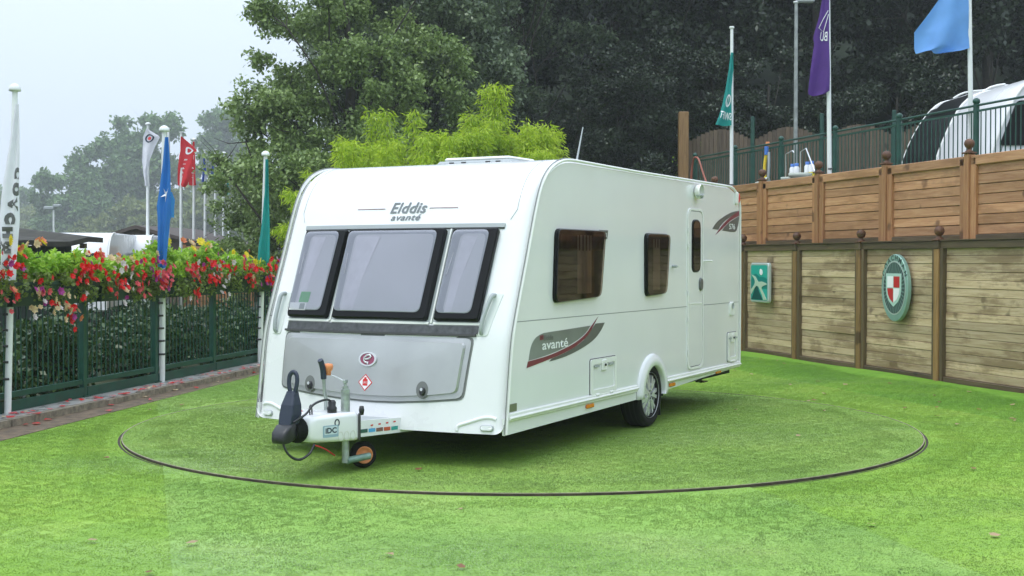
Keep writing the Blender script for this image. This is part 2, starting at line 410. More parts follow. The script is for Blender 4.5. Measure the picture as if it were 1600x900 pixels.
def text_part(name, body, material, parent, fn, size, shear=0.0, bold=0.0, off=.004, width=None, space=1.0):
    """flat lettering; fn(a,b,offset) places text coords (origin at text centre)"""
    cu = bpy.data.curves.new('lettering_curve', 'FONT'); cu.body = body; cu.size = size; cu.shear = shear; cu.offset = bold
    cu.align_x = 'CENTER'; cu.align_y = 'CENTER'; cu.resolution_u = 3; cu.space_character = space
    tmp = bpy.data.objects.new('lettering_tmp', cu); COL.objects.link(tmp)
    dg = bpy.context.evaluated_depsgraph_get()
    me = bpy.data.meshes.new_from_object(tmp.evaluated_get(dg)); bpy.data.objects.remove(tmp); bpy.data.curves.remove(cu)
    xs = [v.co.x for v in me.vertices]; k = 1.0
    if width: k = width / (max(xs) - min(xs))
    mx = (max(xs) + min(xs)) / 2; my = (max(v.co.y for v in me.vertices) + min(v.co.y for v in me.vertices)) / 2
    for v in me.vertices: v.co = Vector(fn((v.co.x - mx) * k, v.co.y - my, off))
    me.name = name
    return link_mesh(name, me, material, parent)

def copy_tree(o, parent=None):
    c = o.copy(); COL.objects.link(c)
    if parent is not None: c.parent = parent
    for ch in list(o.children): copy_tree(ch, c)
    return c

def quads_mesh(name, V, nv, material, parent=None):
    """V: (N*nv,3) array of separate nv-gons"""
    n = len(V) // nv; me = bpy.data.meshes.new(name)
    me.vertices.add(len(V)); me.vertices.foreach_set('co', np.asarray(V, dtype=np.float32).ravel())
    me.loops.add(n * nv); me.loops.foreach_set('vertex_index', np.arange(n * nv, dtype=np.int32))
    me.polygons.add(n); me.polygons.foreach_set('loop_start', np.arange(0, n * nv, nv, dtype=np.int32))
    me.polygons.foreach_set('loop_total', np.full(n, nv, dtype=np.int32))
    me.update(calc_edges=True); 
    if material: me.materials.append(material)
    o = bpy.data.objects.new(name, me); COL.objects.link(o)
    if parent is not None: o.parent = parent
    return o
def leaf_quads(P, L, Wd, g, up=.35, droop=0.0, dirs=None):
    n = len(P)
    d = g.normal(size=(n, 3)) if dirs is None else dirs + g.normal(size=(n, 3)) * .45
    d[:, 2] -= droop; d /= np.linalg.norm(d, axis=1)[:, None]
    nn = g.normal(size=(n, 3)); nn[:, 2] += up * 3
    s = np.cross(nn, d); s /= np.linalg.norm(s, axis=1)[:, None] + 1e-9
    nrm = np.cross(d, s)
    l = L * g.uniform(.65, 1.3, n)[:, None]; w = Wd * g.uniform(.7, 1.25, n)[:, None]
    V = np.empty((n, 4, 3)); V[:, 0] = P; V[:, 1] = P + d * l * .5 + s * w * .5 + nrm * l * .08; V[:, 2] = P + d * l; V[:, 3] = P + d * l * .5 - s * w * .5 + nrm * l * .08
    return V.reshape(-1, 3)

# ================================================================ SETTING
def sheet(name, poly, z, material, parent=None, kind='structure', thick=0.0):
    mb = MB()
    if thick: mb.prism(poly, z - thick, z, lambda a, b, d: (a, b, d))
    else: mb.add([(a, b, z) for a, b in poly], [tuple(range(len(poly)))])
    o = mb.build(name, material, parent)
    if parent is None: o['kind'] = kind
    return o
sheet('ground', [(-700, -120), (700, -120), (700, 900), (-700, 900)], -.06, GROUND)

WD = Vector((.2768, -.9609)); WN = Vector((.9609, .2768))      # along the wall towards the camera / behind the wall
WP0 = Vector((4.045, 22.25)); WSP = 1.904
W_ROT = math.atan2(WD.y, WD.x)
def wall_pt(t, d=0.0): p = WP0 + WD * t + WN * d; return (p.x, p.y)
FD = Vector((.1918, .9814)); FP0 = Vector((-5.155, 12.786)); FN = Vector((.9814, -.1918))   # left fence direction / towards lawn
def fence_pt(t, d=0.0): p = FP0 + FD * t + FN * d; return (p.x, p.y)

lawn = bpy.data.objects.new('lawn', None); COL.objects.link(lawn); lawn['kind'] = 'structure'; lawn.location.z = -.010
def clip_half(poly, n, c):               # keep points with n.p <= c
    out = []; m = len(poly)
    for i in range(m):
        a, b = Vector(poly[i]), Vector(poly[(i + 1) % m]); da, db = n.dot(a) - c, n.dot(b) - c
        if da <= 0: out.append((a.x, a.y))
        if da * db < 0:
            q = a + (b - a) * (da / (da - db)); out.append((q.x, q.y))
    return out
lawn_poly = [fence_pt(-22, 1.80), wall_pt(34, -.02), wall_pt(-5.5, -.02), fence_pt(15, .56), fence_pt(5.4, .56)]
LW = -WN; base = LW.dot(WP0)
seams = [-.05, 1.75, 5.95, 9.92, 13.9, 18.0]
tm = [TURF_D, TURF_L, TURF_M, TURF_L, TURF_M]
zz = [.0, .002, .004, .002, .004]
for i in range(5):
    p = clip_half(lawn_poly, -LW, -(base + seams[i])); p = clip_half(p, LW, base + seams[i + 1])
    if len(p) > 2: sheet('turf_roll', p, zz[i], tm[i], lawn)

# upturned lip of turf against the wall foot
mb = MB()
n = 60; rows = []
for j, (d, z) in enumerate(((-.95, .003), (-.6, .008), (-.3, .018), (-.04, .035))):
    for k in range(n + 1):
        t = -5 + 14 * k / n; wv = (.5 + .5 * math.sin(t * 1.7)) * (1 if j in (1, 2, 3) else 0)
        x, y = wall_pt(t, d + .12 * math.sin(t * .9 + j)) if j == 0 else wall_pt(t, d)
        rows.append((x, y, z * (.55 + .45 * wv) if j else .0045))
mb.add(rows, [(j * (n + 1) + k, j * (n + 1) + k + 1, (j + 1) * (n + 1) + k + 1, (j + 1) * (n + 1) + k) for j in range(3) for k in range(n)], True)
mb.build('turf_upstand', TURF_D, lawn)

# kerb and plinth below the left railing
kerb = bpy.data.objects.new('kerb', None); COL.objects.link(kerb); kerb['kind'] = 'structure'
def strip(name, t0, t1, d0, d1, z0, z1, material, parent):
    return MB().prism([fence_pt(t0, d0), fence_pt(t0, d1), fence_pt(t1, d1), fence_pt(t1, d0)], z0, z1, lambda a, b, d: (a, b, d)).build(name, material, parent, fix=True)
strip('plinth', -22, 15, -.18, .355, -.05, .055, CONC, kerb)
MB().prism([fence_pt(-22, .40), fence_pt(-22, 1.84), fence_pt(5.4, .60), fence_pt(15, .60), fence_pt(15, .40)], -.05, -.002, lambda a, b, d: (a, b, d)).build('soil_gutter', EARTH, kerb, fix=True)
t = -22.0
while t < 15:
    ln = .9 + rnd.uniform(-.05, .05)
    strip('kerb_stone', t, t + ln - .012, .36, .455 + rnd.uniform(-.006, .006), -.05, .062 + rnd.uniform(-.008, .008), KERBM, kerb); t += ln

# turntable
TC = (.097, 12.334); TR = 3.72
tt = thing('turntable', 'round turf-covered turntable set into the lawn under the caravan', 'turntable', (TC[0], TC[1], 0))
N = 160
MB().lathe([(0, .012), (TR - .012, .012), (TR - .012, -.004)], N, smooth=False).build('turf_disc', TURF_T, tt)
MB().lathe([(TR - .001, .011), (TR, -.009), (TR + .03, -.0055)], N, smooth=False).build('groove', BLACKGAP, tt)
MB().lathe([(TR - .010, .010), (TR - .010, .0155), (TR - .002, .0155), (TR - .002, .008)], N, smooth=False).build('steel_edge', STEELL, tt)

# terrace behind the wall and wooded bank
TZ = 2.25
sheet('terrace', [wall_pt(-6.2, .42), wall_pt(22, .42), wall_pt(22, 22), (22, 52), (3.2, 40)], TZ, GROUND, thick=2.8)
mb = MB(); nx, ny = 40, 26; hv = []
for j in range(ny + 1):
    for i in range(nx + 1):
        x = -10 + 75 * i / nx; y = 33 + 62 * j / ny
        up = max(0, min(1, (y - 35) / 34)); lf = max(0, min(1, (x + 9) / 9)); lf = lf * lf * (3 - 2 * lf)
        z = -.1 + lf * (2.6 * min(1, max(0, (y - 33) / 6)) + 19 * up ** 1.15) + .4 * math.sin(x * .9 + y * .4) * up * lf
        hv.append((x, y, z))
mb.add(hv, [(j * (nx + 1) + i, j * (nx + 1) + i + 1, (j + 1) * (nx + 1) + i + 1, (j + 1) * (nx + 1) + i) for j in range(ny) for i in range(nx)], True)
tag(mb.build('hillside', HILLM), kind='structure')
def hill_z(x, y):
    up = max(0, min(1, (y - 35) / 34)); lf = max(0, min(1, (x + 9) / 9)); lf = lf * lf * (3 - 2 * lf)
    return -.1 + lf * (2.6 * min(1, max(0, (y - 33) / 6)) + 19 * up ** 1.15)

# short fibres of the turf, scattered patch by patch over the rolls and the turntable
def fibres(n, half, g, h=.0058, w=.0034):
    x, y = g.uniform(-half, half, n), g.uniform(-half, half, n); a = g.uniform(0, 6.283, n); hh = h * g.uniform(.55, 1.25, n)
    V = np.zeros((n, 3, 3)); c, s_ = np.cos(a) * w, np.sin(a) * w
    V[:, 0] = np.c_[x - c, y - s_, np.zeros(n)]; V[:, 1] = np.c_[x + c, y + s_, np.zeros(n)]
    V[:, 2] = np.c_[x + g.normal(0, .4, n) * hh, y + g.normal(0, .4, n) * hh, hh]
    return V
def pile(parent, pts, material, z, patch, flat=1.0, seed=1):
    g = np.random.default_rng(seed)
    pm = bpy.data.meshes.new('fibre_patch'); V = fibres(int(10500 * patch * patch * 1.25), patch * .56, g, .0058 * flat).reshape(-1, 3)
    pm.from_pydata([tuple(v) for v in V], [], [(3 * i, 3 * i + 1, 3 * i + 2) for i in range(len(V) // 3)]); pm.materials.append(material)
    po = bpy.data.objects.new('fibre_patch', pm)
    me = bpy.data.meshes.new('turf_pile')
    me.from_pydata([(p[0], p[1], z) for p in pts], [], [])
    o = bpy.data.objects.new('turf_pile', me); COL.objects.link(o); o.parent = parent; o['kind'] = 'stuff'
    if parent is not lawn: o.location = (-parent.location.x, -parent.location.y, 0)
    ng = bpy.data.node_groups.new('scatter_fibres', 'GeometryNodeTree')
    ng.interface.new_socket('Geometry', in_out='INPUT', socket_type='NodeSocketGeometry'); ng.interface.new_socket('Geometry', in_out='OUTPUT', socket_type='NodeSocketGeometry')
    N_ = ng.nodes; gi, go = N_.new('NodeGroupInput'), N_.new('NodeGroupOutput'); ip = N_.new('GeometryNodeInstanceOnPoints'); oi = N_.new('GeometryNodeObjectInfo'); oi.inputs[0].default_value = po
    rv_ = N_.new('FunctionNodeRandomValue'); rv_.data_type = 'FLOAT_VECTOR'; rv_.inputs[0].default_value = (0, 0, 0); rv_.inputs[1].default_value = (0, 0, 6.283)
    ng.links.new(gi.outputs[0], ip.inputs['Points']); ng.links.new(oi.outputs['Geometry'], ip.inputs['Instance']); ng.links.new(rv_.outputs[0], ip.inputs['Rotation']); ng.links.new(ip.outputs[0], go.inputs[0])
    md = o.modifiers.new('scatter', 'NODES'); md.node_group = ng
    return o
def ring_fibres(parent, r0, r1, material, z, seed, dens=9000):
    g = np.random.default_rng(seed); n = int(math.pi * (r1 * r1 - r0 * r0) * dens); a = g.uniform(0, 6.283, n); r_ = np.sqrt(g.uniform(r0 * r0, r1 * r1, n))
    V = fibres(n, 0.0, g); V[:, :, 0] += (r_ * np.cos(a))[:, None]; V[:, :, 1] += (r_ * np.sin(a))[:, None]; V[:, :, 2] += z
    o = quads_mesh('turf_pile', V.reshape(-1, 3), 3, material, parent); o['kind'] = 'stuff'; return o
PS = .24; half_diag = PS * .56 * 1.4142
def in_poly(p, poly):
    c = False; n = len(poly)
    for i in range(n):
        a, b = poly[i], poly[i - 1]
        if (a[1] > p[1]) != (b[1] > p[1]) and p[0] < (b[0] - a[0]) * (p[1] - a[1]) / (b[1] - a[1]) + a[0]: c = not c
    return c
for si, (bm_, zz_) in enumerate(((BLADE_D, .010), (BLADE_L, .002), (BLADE_M, .004), (BLADE_L, .002), (BLADE_M, .004))):
    pts_ = []; wet_ = []; prng = random.Random(si); d0, d1 = max(seams[si], .10), seams[si + 1]; nd = max(1, round((d1 - d0) / PS)); st = (d1 - d0) / nd
    for j in range(nd):
        for i in range(int(26 / PS)):
            q = wall_pt(-5.2 + (i + .5) * PS, -(d0 + (j + .5) * st))
            if q[1] < 4.5 or not in_poly(q, lawn_poly): continue
            if abs(q[0]) > q[1] * .45 + .6: continue
            if math.hypot(q[0] - TC[0], q[1] - TC[1]) < TR + .016 + half_diag: continue
            wz = 1.25 - math.hypot((q[0] - .2) / 3.4, (q[1] - 6.75) / 1.1) + .35 * math.sin(q[0] * 2.3 + q[1]) + prng.uniform(-.35, .35)
            (wet_ if wz > .3 else pts_).append(q)
    if pts_: pile(lawn, pts_, bm_, zz_, PS, seed=si)
    if wet_: pile(lawn, wet_, bm_, zz_, PS, .62, seed=si + 20)
pts_ = []
for j in range(int(2 * TR / PS) + 1):
    for i in range(int(2 * TR / PS) + 1):
        q = (TC[0] - TR + i * PS, TC[1] - TR + j * PS)
        if math.hypot(q[0] - TC[0], q[1] - TC[1]) < TR - .04 - half_diag: pts_.append(q)
pile(tt, pts_, BLADE_T, .012, PS, seed=9)
ring_fibres(tt, TR - .04 - 2.1 * half_diag, TR - .012, BLADE_T, .012, 12, 8000)
o_ = ring_fibres(lawn, TR + .035, TR + .016 + 2.1 * half_diag, BLADE_L, .003, 13, 8000); o_.location = (TC[0], TC[1], 0)
# ================================================================ CARAVAN
def catmull(pts, n=5):
    P = [Vector(p) for p in pts]; out = []
    for i in range(len(P) - 1):
        p0, p1, p2, p3 = P[max(i - 1, 0)], P[i], P[i + 1], P[min(i + 2, len(P) - 1)]
        for k in range(n):
            t = k / n
            out.append(.5 * ((2 * p1) + (p2 - p0) * t + (2 * p0 - 5 * p1 + 4 * p2 - p3) * t * t + (3 * p1 - p0 - 3 * p2 + p3) * t ** 3))
    out.append(P[-1]); return [(p.x, p.y) for p in out]
FRONT = catmull([(0, .268), (.028, .45), (.05, .607), (.082, .83), (.122, 1.023), (.205, 1.252), (.345, 1.6), (.508, 2.009), (.62, 2.205), (.775, 2.33), (.98, 2.398), (1.2, 2.413)], 5)
FZ = [p[1] for p in FRONT]; FL = [p[0] for p in FRONT]
CW = 2.354
BOW = .10
def bow_at(z): return BOW * max(0, min(1, (2.413 - z) / .35))
def vbow(v): q = max(-1, min(1, 2 * v / CW - 1)); return 1 - q * q
def Lfront(v, z): return float(np.interp(z, FZ, FL)) - bow_at(z) * vbow(v)
def fsurf(v, z, off):                       # point on the front moulding, pushed outward by off
    e = .01; L = Lfront(v, z)
    dz = (Lfront(v, z + e) - Lfront(v, z - e)) / (2 * e); dv = (Lfront(v + e, z) - Lfront(v - e, z)) / (2 * e)
    nrm = Vector((-1, dv, dz)).normalized()
    return (L + nrm.x * off, v + nrm.y * off, z + nrm.z * off)
def fs_flip(a, b, off): return fsurf(CW - a, b, off)   # 'a' grows to the right in the picture
def ssurf(L, z, off): return (L, -off, z)

def caravan_shell(parent, front, rear, floor, W_, bow, material, arch=None, rc=.085):
    """lofted body shell from a side profile, rounded towards the sides"""
    bottom = []
    if arch:
        c, ra, rz, z0 = arch
        a0 = math.asin(max(-1, min(1, (floor - z0) / rz)))
        for k in range(15):
            th = a0 + (math.pi - 2 * a0) * k / 14; bottom.append((c + ra * math.cos(th), z0 + rz * math.sin(th)))
    nf = len(front); prof = front + rear + bottom
    m = len(prof); P = [Vector(p) for p in prof]
    nrm = []
    for i in range(m):
        t = (P[(i + 1) % m] - P[i - 1]).normalized(); nrm.append(Vector((t.y, -t.x)))   # inward for this winding
    ztop = max(p.y for p in P); kfac = []
    for i, p in enumerate(P):
        if i < nf: kfac.append(1.0 if i > 1 else .9)
        elif i < nf + len(rear) - 2: kfac.append(.6)
        else: kfac.append(0.0)
    secs = []
    for k in range(7):
        a = math.pi / 2 * k / 6; secs.append((rc * (1 - math.cos(a)), rc * (1 - math.sin(a))))
    inner = [W_ * q for q in (.12, .22, .35, .5, .65, .78, .88)]
    allsec = secs + [(v, 0) for v in inner] + [(W_ - v, i) for v, i in reversed(secs)]
    vs = []
    for (v, ins) in allsec:
        q = 2 * v / W_ - 1; bw = 1 - q * q
        for i, p in enumerate(P):
            x = p + nrm[i] * ins * kfac[i]
            L = x.x
            if i < nf: L -= bow * bw * max(0, min(1, (ztop - p.y) / .35))
            vs.append((L, v, x.y))
    mb = MB(); S_ = len(allsec)
    fs = []
    for s_ in range(S_ - 1):
        for i in range(m):
            j = (i + 1) % m; fs.append((s_ * m + i, s_ * m + j, (s_ + 1) * m + j, (s_ + 1) * m + i))
    mb.add(vs, fs, True)
    mb.add(vs[:m], [tuple(reversed(range(m)))], False); mb.add(vs[(S_ - 1) * m:], [tuple(range(m))], False)
    o = mb.build('body_shell', material, parent)
    import bmesh
    bm = bmesh.new(); bm.from_mesh(o.data); bmesh.ops.remove_doubles(bm, verts=bm.verts, dist=1e-5)
    bmesh.ops.recalc_face_normals(bm, faces=bm.faces)
    for e in bm.edges:
        if len(e.link_faces) == 2 and e.calc_face_angle(0) > R(35): e.smooth = False
    bm.to_mesh(o.data); bm.free()
    return o

u = Vector((.4727, .8812))
car = thing('touring_caravan', 'white touring caravan with grey front locker parked on the turntable', 'caravan', (-.062, 9.526, .016), math.atan2(u.y, u.x))
REAR = [(2.5, 2.404), (4.4, 2.404), (5.2, 2.404)] + [(5.2 + .39 * math.sin(R(a)), 2.404 - .25 * (1 - math.cos(R(a)))) for a in (15, 30, 45, 60, 75, 90)] + [(5.60, 1.9), (5.605, 1.2), (5.59, .42), (5.585, .385), (3.31, .385)]
shell = caravan_shell(car, FRONT, REAR + [], .385, CW, BOW, WHITE, arch=(2.935, .315, .27, .345))
# close the bottom towards the front corner: floor pan
MB().box((.06, .36, .30), (5.5, CW - .36, .37)).build('chassis_floor', DARKU, car)
for a0_, a1_ in ((.06, 2.50), (3.36, 5.4)):
    for b0_ in (.05, CW - .359): MB().box((a0_, b0_, .315), (a1_, b0_ + .309, .384)).build('floor_panel', DARKU, car)
mb = MB(); mb.box((.3, .55, .20), (5.2, .63, .30)); mb.box((.3, CW - .63, .20), (5.2, CW - .55, .30)); mb.tube([(2.9, .15, .29), (2.9, CW - .15, .29)], .045)
mb.build('chassis_rail', DARKU, car)
# side skins: thin flat sheets, upper and lower, a crease between
def side_skin(name, poly, vside):
    if vside == 0: return MB().prism(poly, -.0, .004, lambda a, b, d: (a, -d, b)).build(name, SIDEW, car, fix=True)
    return MB().prism(poly, 0, .004, lambda a, b, d: (a, CW + d, b)).build(name, SIDEW, car, fix=True)
fr = [(L + .035, z) for L, z in FRONT if z > .40]
for vs_ in (0, 1):
    up = [(float(np.interp(1.113, FZ, FL)) + .035, 1.113)] + [(L, z - (.028 if z > 2.3 else .012 if z > 2.15 else 0)) for L, z in fr if z > 1.13] + [(5.2, 2.37)] + [(5.2 + .35 * math.sin(R(a)), 2.37 - .23 * (1 - math.cos(R(a)))) for a in (30, 60, 90)] + [(5.56, 1.113)]
    side_skin('upper_side_panel', up, vs_)
    lo = [(.06, .392)] + [(L, z) for L, z in fr if z < 1.10] + [(float(np.interp(1.107, FZ, FL)) + .035, 1.107), (5.56, 1.107), (5.55, .392), (3.262, .392)]
    lo += [(2.935 + .317 * math.cos(R(a)), .345 + .275 * math.sin(R(a))) for a in range(10, 171, 10)] + [(2.60, .392)]
    side_skin('lower_side_panel', lo, vs_)
# edge trim following the profile
for vs_ in (-.010, CW + .010):
    path = [(L + .018, vs_, z - (.006 if z > 2.2 else 0)) for L, z in FRONT] + [(2.5, vs_, 2.396), (4.4, vs_, 2.396), (5.2, vs_, 2.396)] + [(5.2 + .375 * math.sin(R(a)), vs_, 2.396 - .245 * (1 - math.cos(R(a)))) for a in (20, 40, 60, 80, 90)] + [(5.585, vs_, 1.2), (5.57, vs_, .40)]
    MB().tube(path, .013, 6).build('edge_trim', TRIMW, car)
    s_ = -1 if vs_ < 0 else 1
    MB().tube([(L - .006, vs_ - s_ * .004, z + (.006 if z > 2.2 else 0)) for L, z in FRONT], .0045, 5).build('edge_sealant', mat('sealant_grey', (.22, .23, .22), .7), car)
# skirt, awning rails
for vs_, s_ in ((0, -1), (CW, 1)):
    y0, y1 = (vs_ - .002, vs_ + .018) if s_ < 0 else (vs_ - .018, vs_ + .002)
    f = lambda a, b, d: (a, d, b)
    MB().prism([(.01, .262), (2.56, .288), (2.56, .39), (.01, .39)], y0, y1, f).build('skirt', SIDEW, car, fix=True)
    MB().prism([(3.28, .308), (4.3, .345), (5.56, .372), (5.56, .39), (3.28, .39)], y0, y1, f).build('skirt', SIDEW, car, fix=True)
    o = .022 * s_
    for a0, a1 in ((.05, 2.56), (3.29, 5.57)):
        b = MB(); b.box((a0, min(vs_, vs_ + o), .362 + .005 * a0), (a1, max(vs_, vs_ + o), .425 + .004 * a0), .006)
        b.tube([(a0, vs_ + o * 1.15, .387 + .004 * a0), (a1, vs_ + o * 1.15, .387 + .004 * a1)], .011, 6)
        b.build('awning_rail', TRIMW, car)
# wheel arch trims, wheel wells, wheels
def wheel(parent, vc, s_):
    w = MB(); c = (2.905, vc, .300)
    w.lathe([(.20, -.09), (.225, -.098), (.262, -.104), (.287, -.095), (.298, -.075), (.300, 0), (.298, .075), (.287, .095), (.262, .104), (.225, .098), (.20, .09), (.20, -.09)], 48, 'y', c)
    ob = bpy.data.objects.new('wheel', None); COL.objects.link(ob); ob.parent = parent
    w.build('tyre', RUBBER, ob)
    # tread grooves
    g = MB()
    for q in (-.045, 0, .045): g.lathe([(.3005, q - .006), (.3008, q), (.3005, q + .006)], 48, 'y', c)
    g.build('tread_groove', DARKU, ob)
    d = MB(); sgn = s_
    yf = vc + sgn * .10
    d.lathe([(.214, yf - vc), (.216, yf - vc - sgn * .004), (.205, yf - vc - sgn * .012), (.198, yf - vc - sgn * .05)], 48, 'y', c)
    d.build('rim_lip', ALU, ob)
    MB().lathe([(.0, yf - vc - sgn * .075), (.2, yf - vc - sgn * .075)], 32, 'y', c).build('brake_disc', DARKU, ob)
    sp = MB()
    for k in range(7):                     # seven spokes, each a pair of blades
        for e in (-1, 1):
            th = 2 * math.pi * k / 7 + e * .17; th0 = 2 * math.pi * k / 7 + e * .05
            r0, r1 = .05, .203
            dx0, dz0 = math.cos(th0), math.sin(th0); dx1, dz1 = math.cos(th), math.sin(th)
            p0 = Vector((dx0 * r0, 0, dz0 * r0)); p1 = Vector((dx1 * r1, 0, dz1 * r1)); tn = (p1 - p0).normalized(); nn = Vector((-tn.z, 0, tn.x))
            for q in (0,):
                a, b2 = .013, .0165
                vs = []
                for (p, h, wd) in ((p0, .0, a), (p1, .012, b2)):
                    for sg in (-1, 1):
                        vs.append((c[0] + p.x + nn.x * wd * sg, yf - sgn * (.018 + h - .012), c[2] + p.z + nn.z * wd * sg))
                    for sg in (1, -1):
                        vs.append((c[0] + p.x + nn.x * wd * 1.15 * sg, yf - sgn * (.045 + h - .012), c[2] + p.z + nn.z * wd * 1.15 * sg))
                sp.add(vs, [(0, 1, 5, 4), (1, 2, 6, 5), (2, 3, 7, 6), (3, 0, 4, 7), (0, 3, 2, 1), (4, 5, 6, 7)])
    sp.lathe([(.0, yf - vc - sgn * .012), (.045, yf - vc - sgn * .014), (.062, yf - vc - sgn * .022), (.064, yf - vc - sgn * .05)], 28, 'y', c)
    sp.build('spoke_set', ALU, ob, fix=True)
    for k in range(5):
        nb = MB(); th = 2 * math.pi * k / 5 + .3; nb.lathe([(.0, yf - vc - sgn * .006), (.009, yf - vc - sgn * .008), (.009, yf - vc - sgn * .03)], 6, 'y', (c[0] + .04 * math.cos(th), vc, c[2] + .04 * math.sin(th)))
        nb.build('wheel_nut', SEAM, ob, fix=True)
    return ob
wheel(car, .092, -1); wheel(car, CW - .092, 1)
for vs_, s_ in ((0, -1), (CW, 1)):
    A = []
    for k in range(25):
        a = R(-12 + 204 * k / 24); A.append((math.cos(a), math.sin(a)))
    mb = MB(); vs = []
    zc = .30
    def arch_pt(cx, cz, rr, off): return (2.955 - rr * .16 + cx * (.265 + rr), vs_ + s_ * off, max(.285, zc + cz * (.275 + rr * 1.1)))
    for (rr, off) in ((.0, -.05), (.0, .030), (.010, .042), (.075, .040), (.085, .028), (.100, .026), (.108, .003)):
        for (cx, cz) in A:
            vs.append(arch_pt(cx, cz, rr, off))
    nA = len(A)
    mb.add(vs, [(r * nA + k, r * nA + k + 1, (r + 1) * nA + k + 1, (r + 1) * nA + k) for r in range(6) for k in range(nA - 1)], True)
    mb.build('wheel_arch', WHITE, car)
    wb = MB(); vs = []
    for dv in (.0, .30):
        for (cx, cz) in A: vs.append((2.935 + cx * .312, vs_ - s_ * dv, max(.26, zc + cz * .312)))
    wb.add(vs, [(k, k + 1, nA + k + 1, nA + k) for k in range(nA - 1)], True)
    wb.add(vs[nA:], [tuple(range(nA))])
    wb.build('wheel_well', DARKU, car)
    MB().box((3.245, min(vs_ - s_ * .03, vs_ - s_ * .24), .07), (3.257, max(vs_ - s_ * .03, vs_ - s_ * .24), .36)).build('mud_flap', BLACKP, car)
# corner steadies
for (a, b) in ((.75, .35), (.75, CW - .35), (4.95, .35), (4.95, CW - .35)):
    mb = MB(); mb.tube([(a, b, .30), (a + .35, b, .215)], .022, 6); mb.box((a + .30, b - .05, .205), (a + .44, b + .05, .217)); mb.build('corner_steady', GALV if a < 1 else BLACKP, car)

# ---- side furniture (both sides get windows; door on the near side)
def side_window(poly, lab=None, curtains=()):
    w = bpy.data.objects.new('side_window', None); COL.objects.link(w); w.parent = car
    plate(poly, ssurf, .004, .028, .012).build('frame', BLACKG, w, fix=True)
    ins = scale_poly(poly, .035)
    MB().prism(ins, .0282, .0295, lambda a, b, d: (a, -d, b)).build('cabin_dark', INTER, w, fix=True)
    for (a0, a1, b0, b1, m_) in curtains:
        mb = MB(); n_ = max(3, int((a1 - a0) / .018)); vs = []
        for k in range(n_ + 1):
            a = a0 + (a1 - a0) * k / n_; o_ = .032 + .0025 * math.sin(k * 1.7)
            vs += [(a, -o_, b0), (a, -o_, b1)]
        mb.add(vs, [(2 * k, 2 * k + 2, 2 * k + 3, 2 * k + 1) for k in range(n_)], True); mb.build('curtain' if m_ is CURTAIN else 'locker_door', m_, w)
    plate(scale_poly(poly, .006), ssurf, .036, .042, .004, 2).build('pane', GLASSB, w, fix=True)
    return w
wp1 = rpoly([(.805, 1.232), (1.70, 1.262), (1.80, 1.838), (.845, 1.838)], .07)
side_window(wp1, curtains=((1.22, 1.50, 1.30, 1.79, CURTAIN), (.90, 1.72, 1.66, 1.79, INTER2)))
MB().prism([(1.72, 1.765), (1.875, 1.765), (1.895, 1.842), (1.72, 1.842)], .004, .012, lambda a, b, d: (a, -d, b)).build('window_tab', CHAR, car, fix=True)
text_part('lettering', 'SE', WHITEP, car, lambda a, b, o: (1.845 + a, -.0125 - .001, 1.80 + b), .045)
wp2 = rpoly([(2.745, 1.238), (3.25, 1.255), (3.345, 1.836), (2.735, 1.836)], .07)
side_window(wp2, curtains=((2.90, 3.08, 1.30, 1.78, CURTAIN), (2.80, 3.28, 1.70, 1.79, INTER2)))
# door
door = bpy.data.objects.new('entrance_door', None); COL.objects.link(door); door.parent = car
dp = rpoly([(3.885, .462), (4.35, .462), (4.345, 2.112), (3.885, 2.112)], .10, 5)
ringplate(dp, scale_poly(dp, .022), ssurf, .003, .016).build('door_surround', TRIMW, door, fix=True)
ringplate(scale_poly(dp, .022), scale_poly(dp, .028), ssurf, .003, .0055).build('door_gap', SEAM, door, fix=True)
plate(scale_poly(dp, .028), ssurf, .003, .012, .004).build('door_leaf', SIDEW, door, fix=True)
MB().box((3.925, -.015, 1.128), (4.305, -.011, 1.142)).build('door_split', TRIMW, door)
dpw = rpoly([(3.995, 1.455), (4.245, 1.455), (4.245, 2.0), (3.995, 2.0)], .08)
plate(dpw, ssurf, .012, .022, .01).build('door_window_frame', BLACKG, door, fix=True)
plate(scale_poly(dpw, .02), ssurf, .0235, .026, 0, 2).build('door_window_pane', GLASSD, door, fix=True)
plate(rrect(4.215, 4.31, 1.262, 1.40, .045), ssurf, .012, .030, .012).build('door_handle', CHAR, door, fix=True)
for z in (1.86, 1.70, 1.22, .95, .62):
    MB().tube([(3.887, -.018, z), (3.887, -.018, z + .05)], .009, 6).build('door_hinge', TRIMW, door)
MB().tube([(4.36, -.004, 1.575), (4.37, -.06, 1.575), (4.47, -.065, 1.572)], .010, 6).build('door_retainer', TRIMW, car)
mb = MB(); mb.tube([(3.47, -.004, 1.52), (3.47, -.05, 1.52)], .014, 8); mb.tube([(3.44, -.05, 1.52), (3.50, -.05, 1.52)], .008, 6); mb.build('door_catch', GREYP, car)
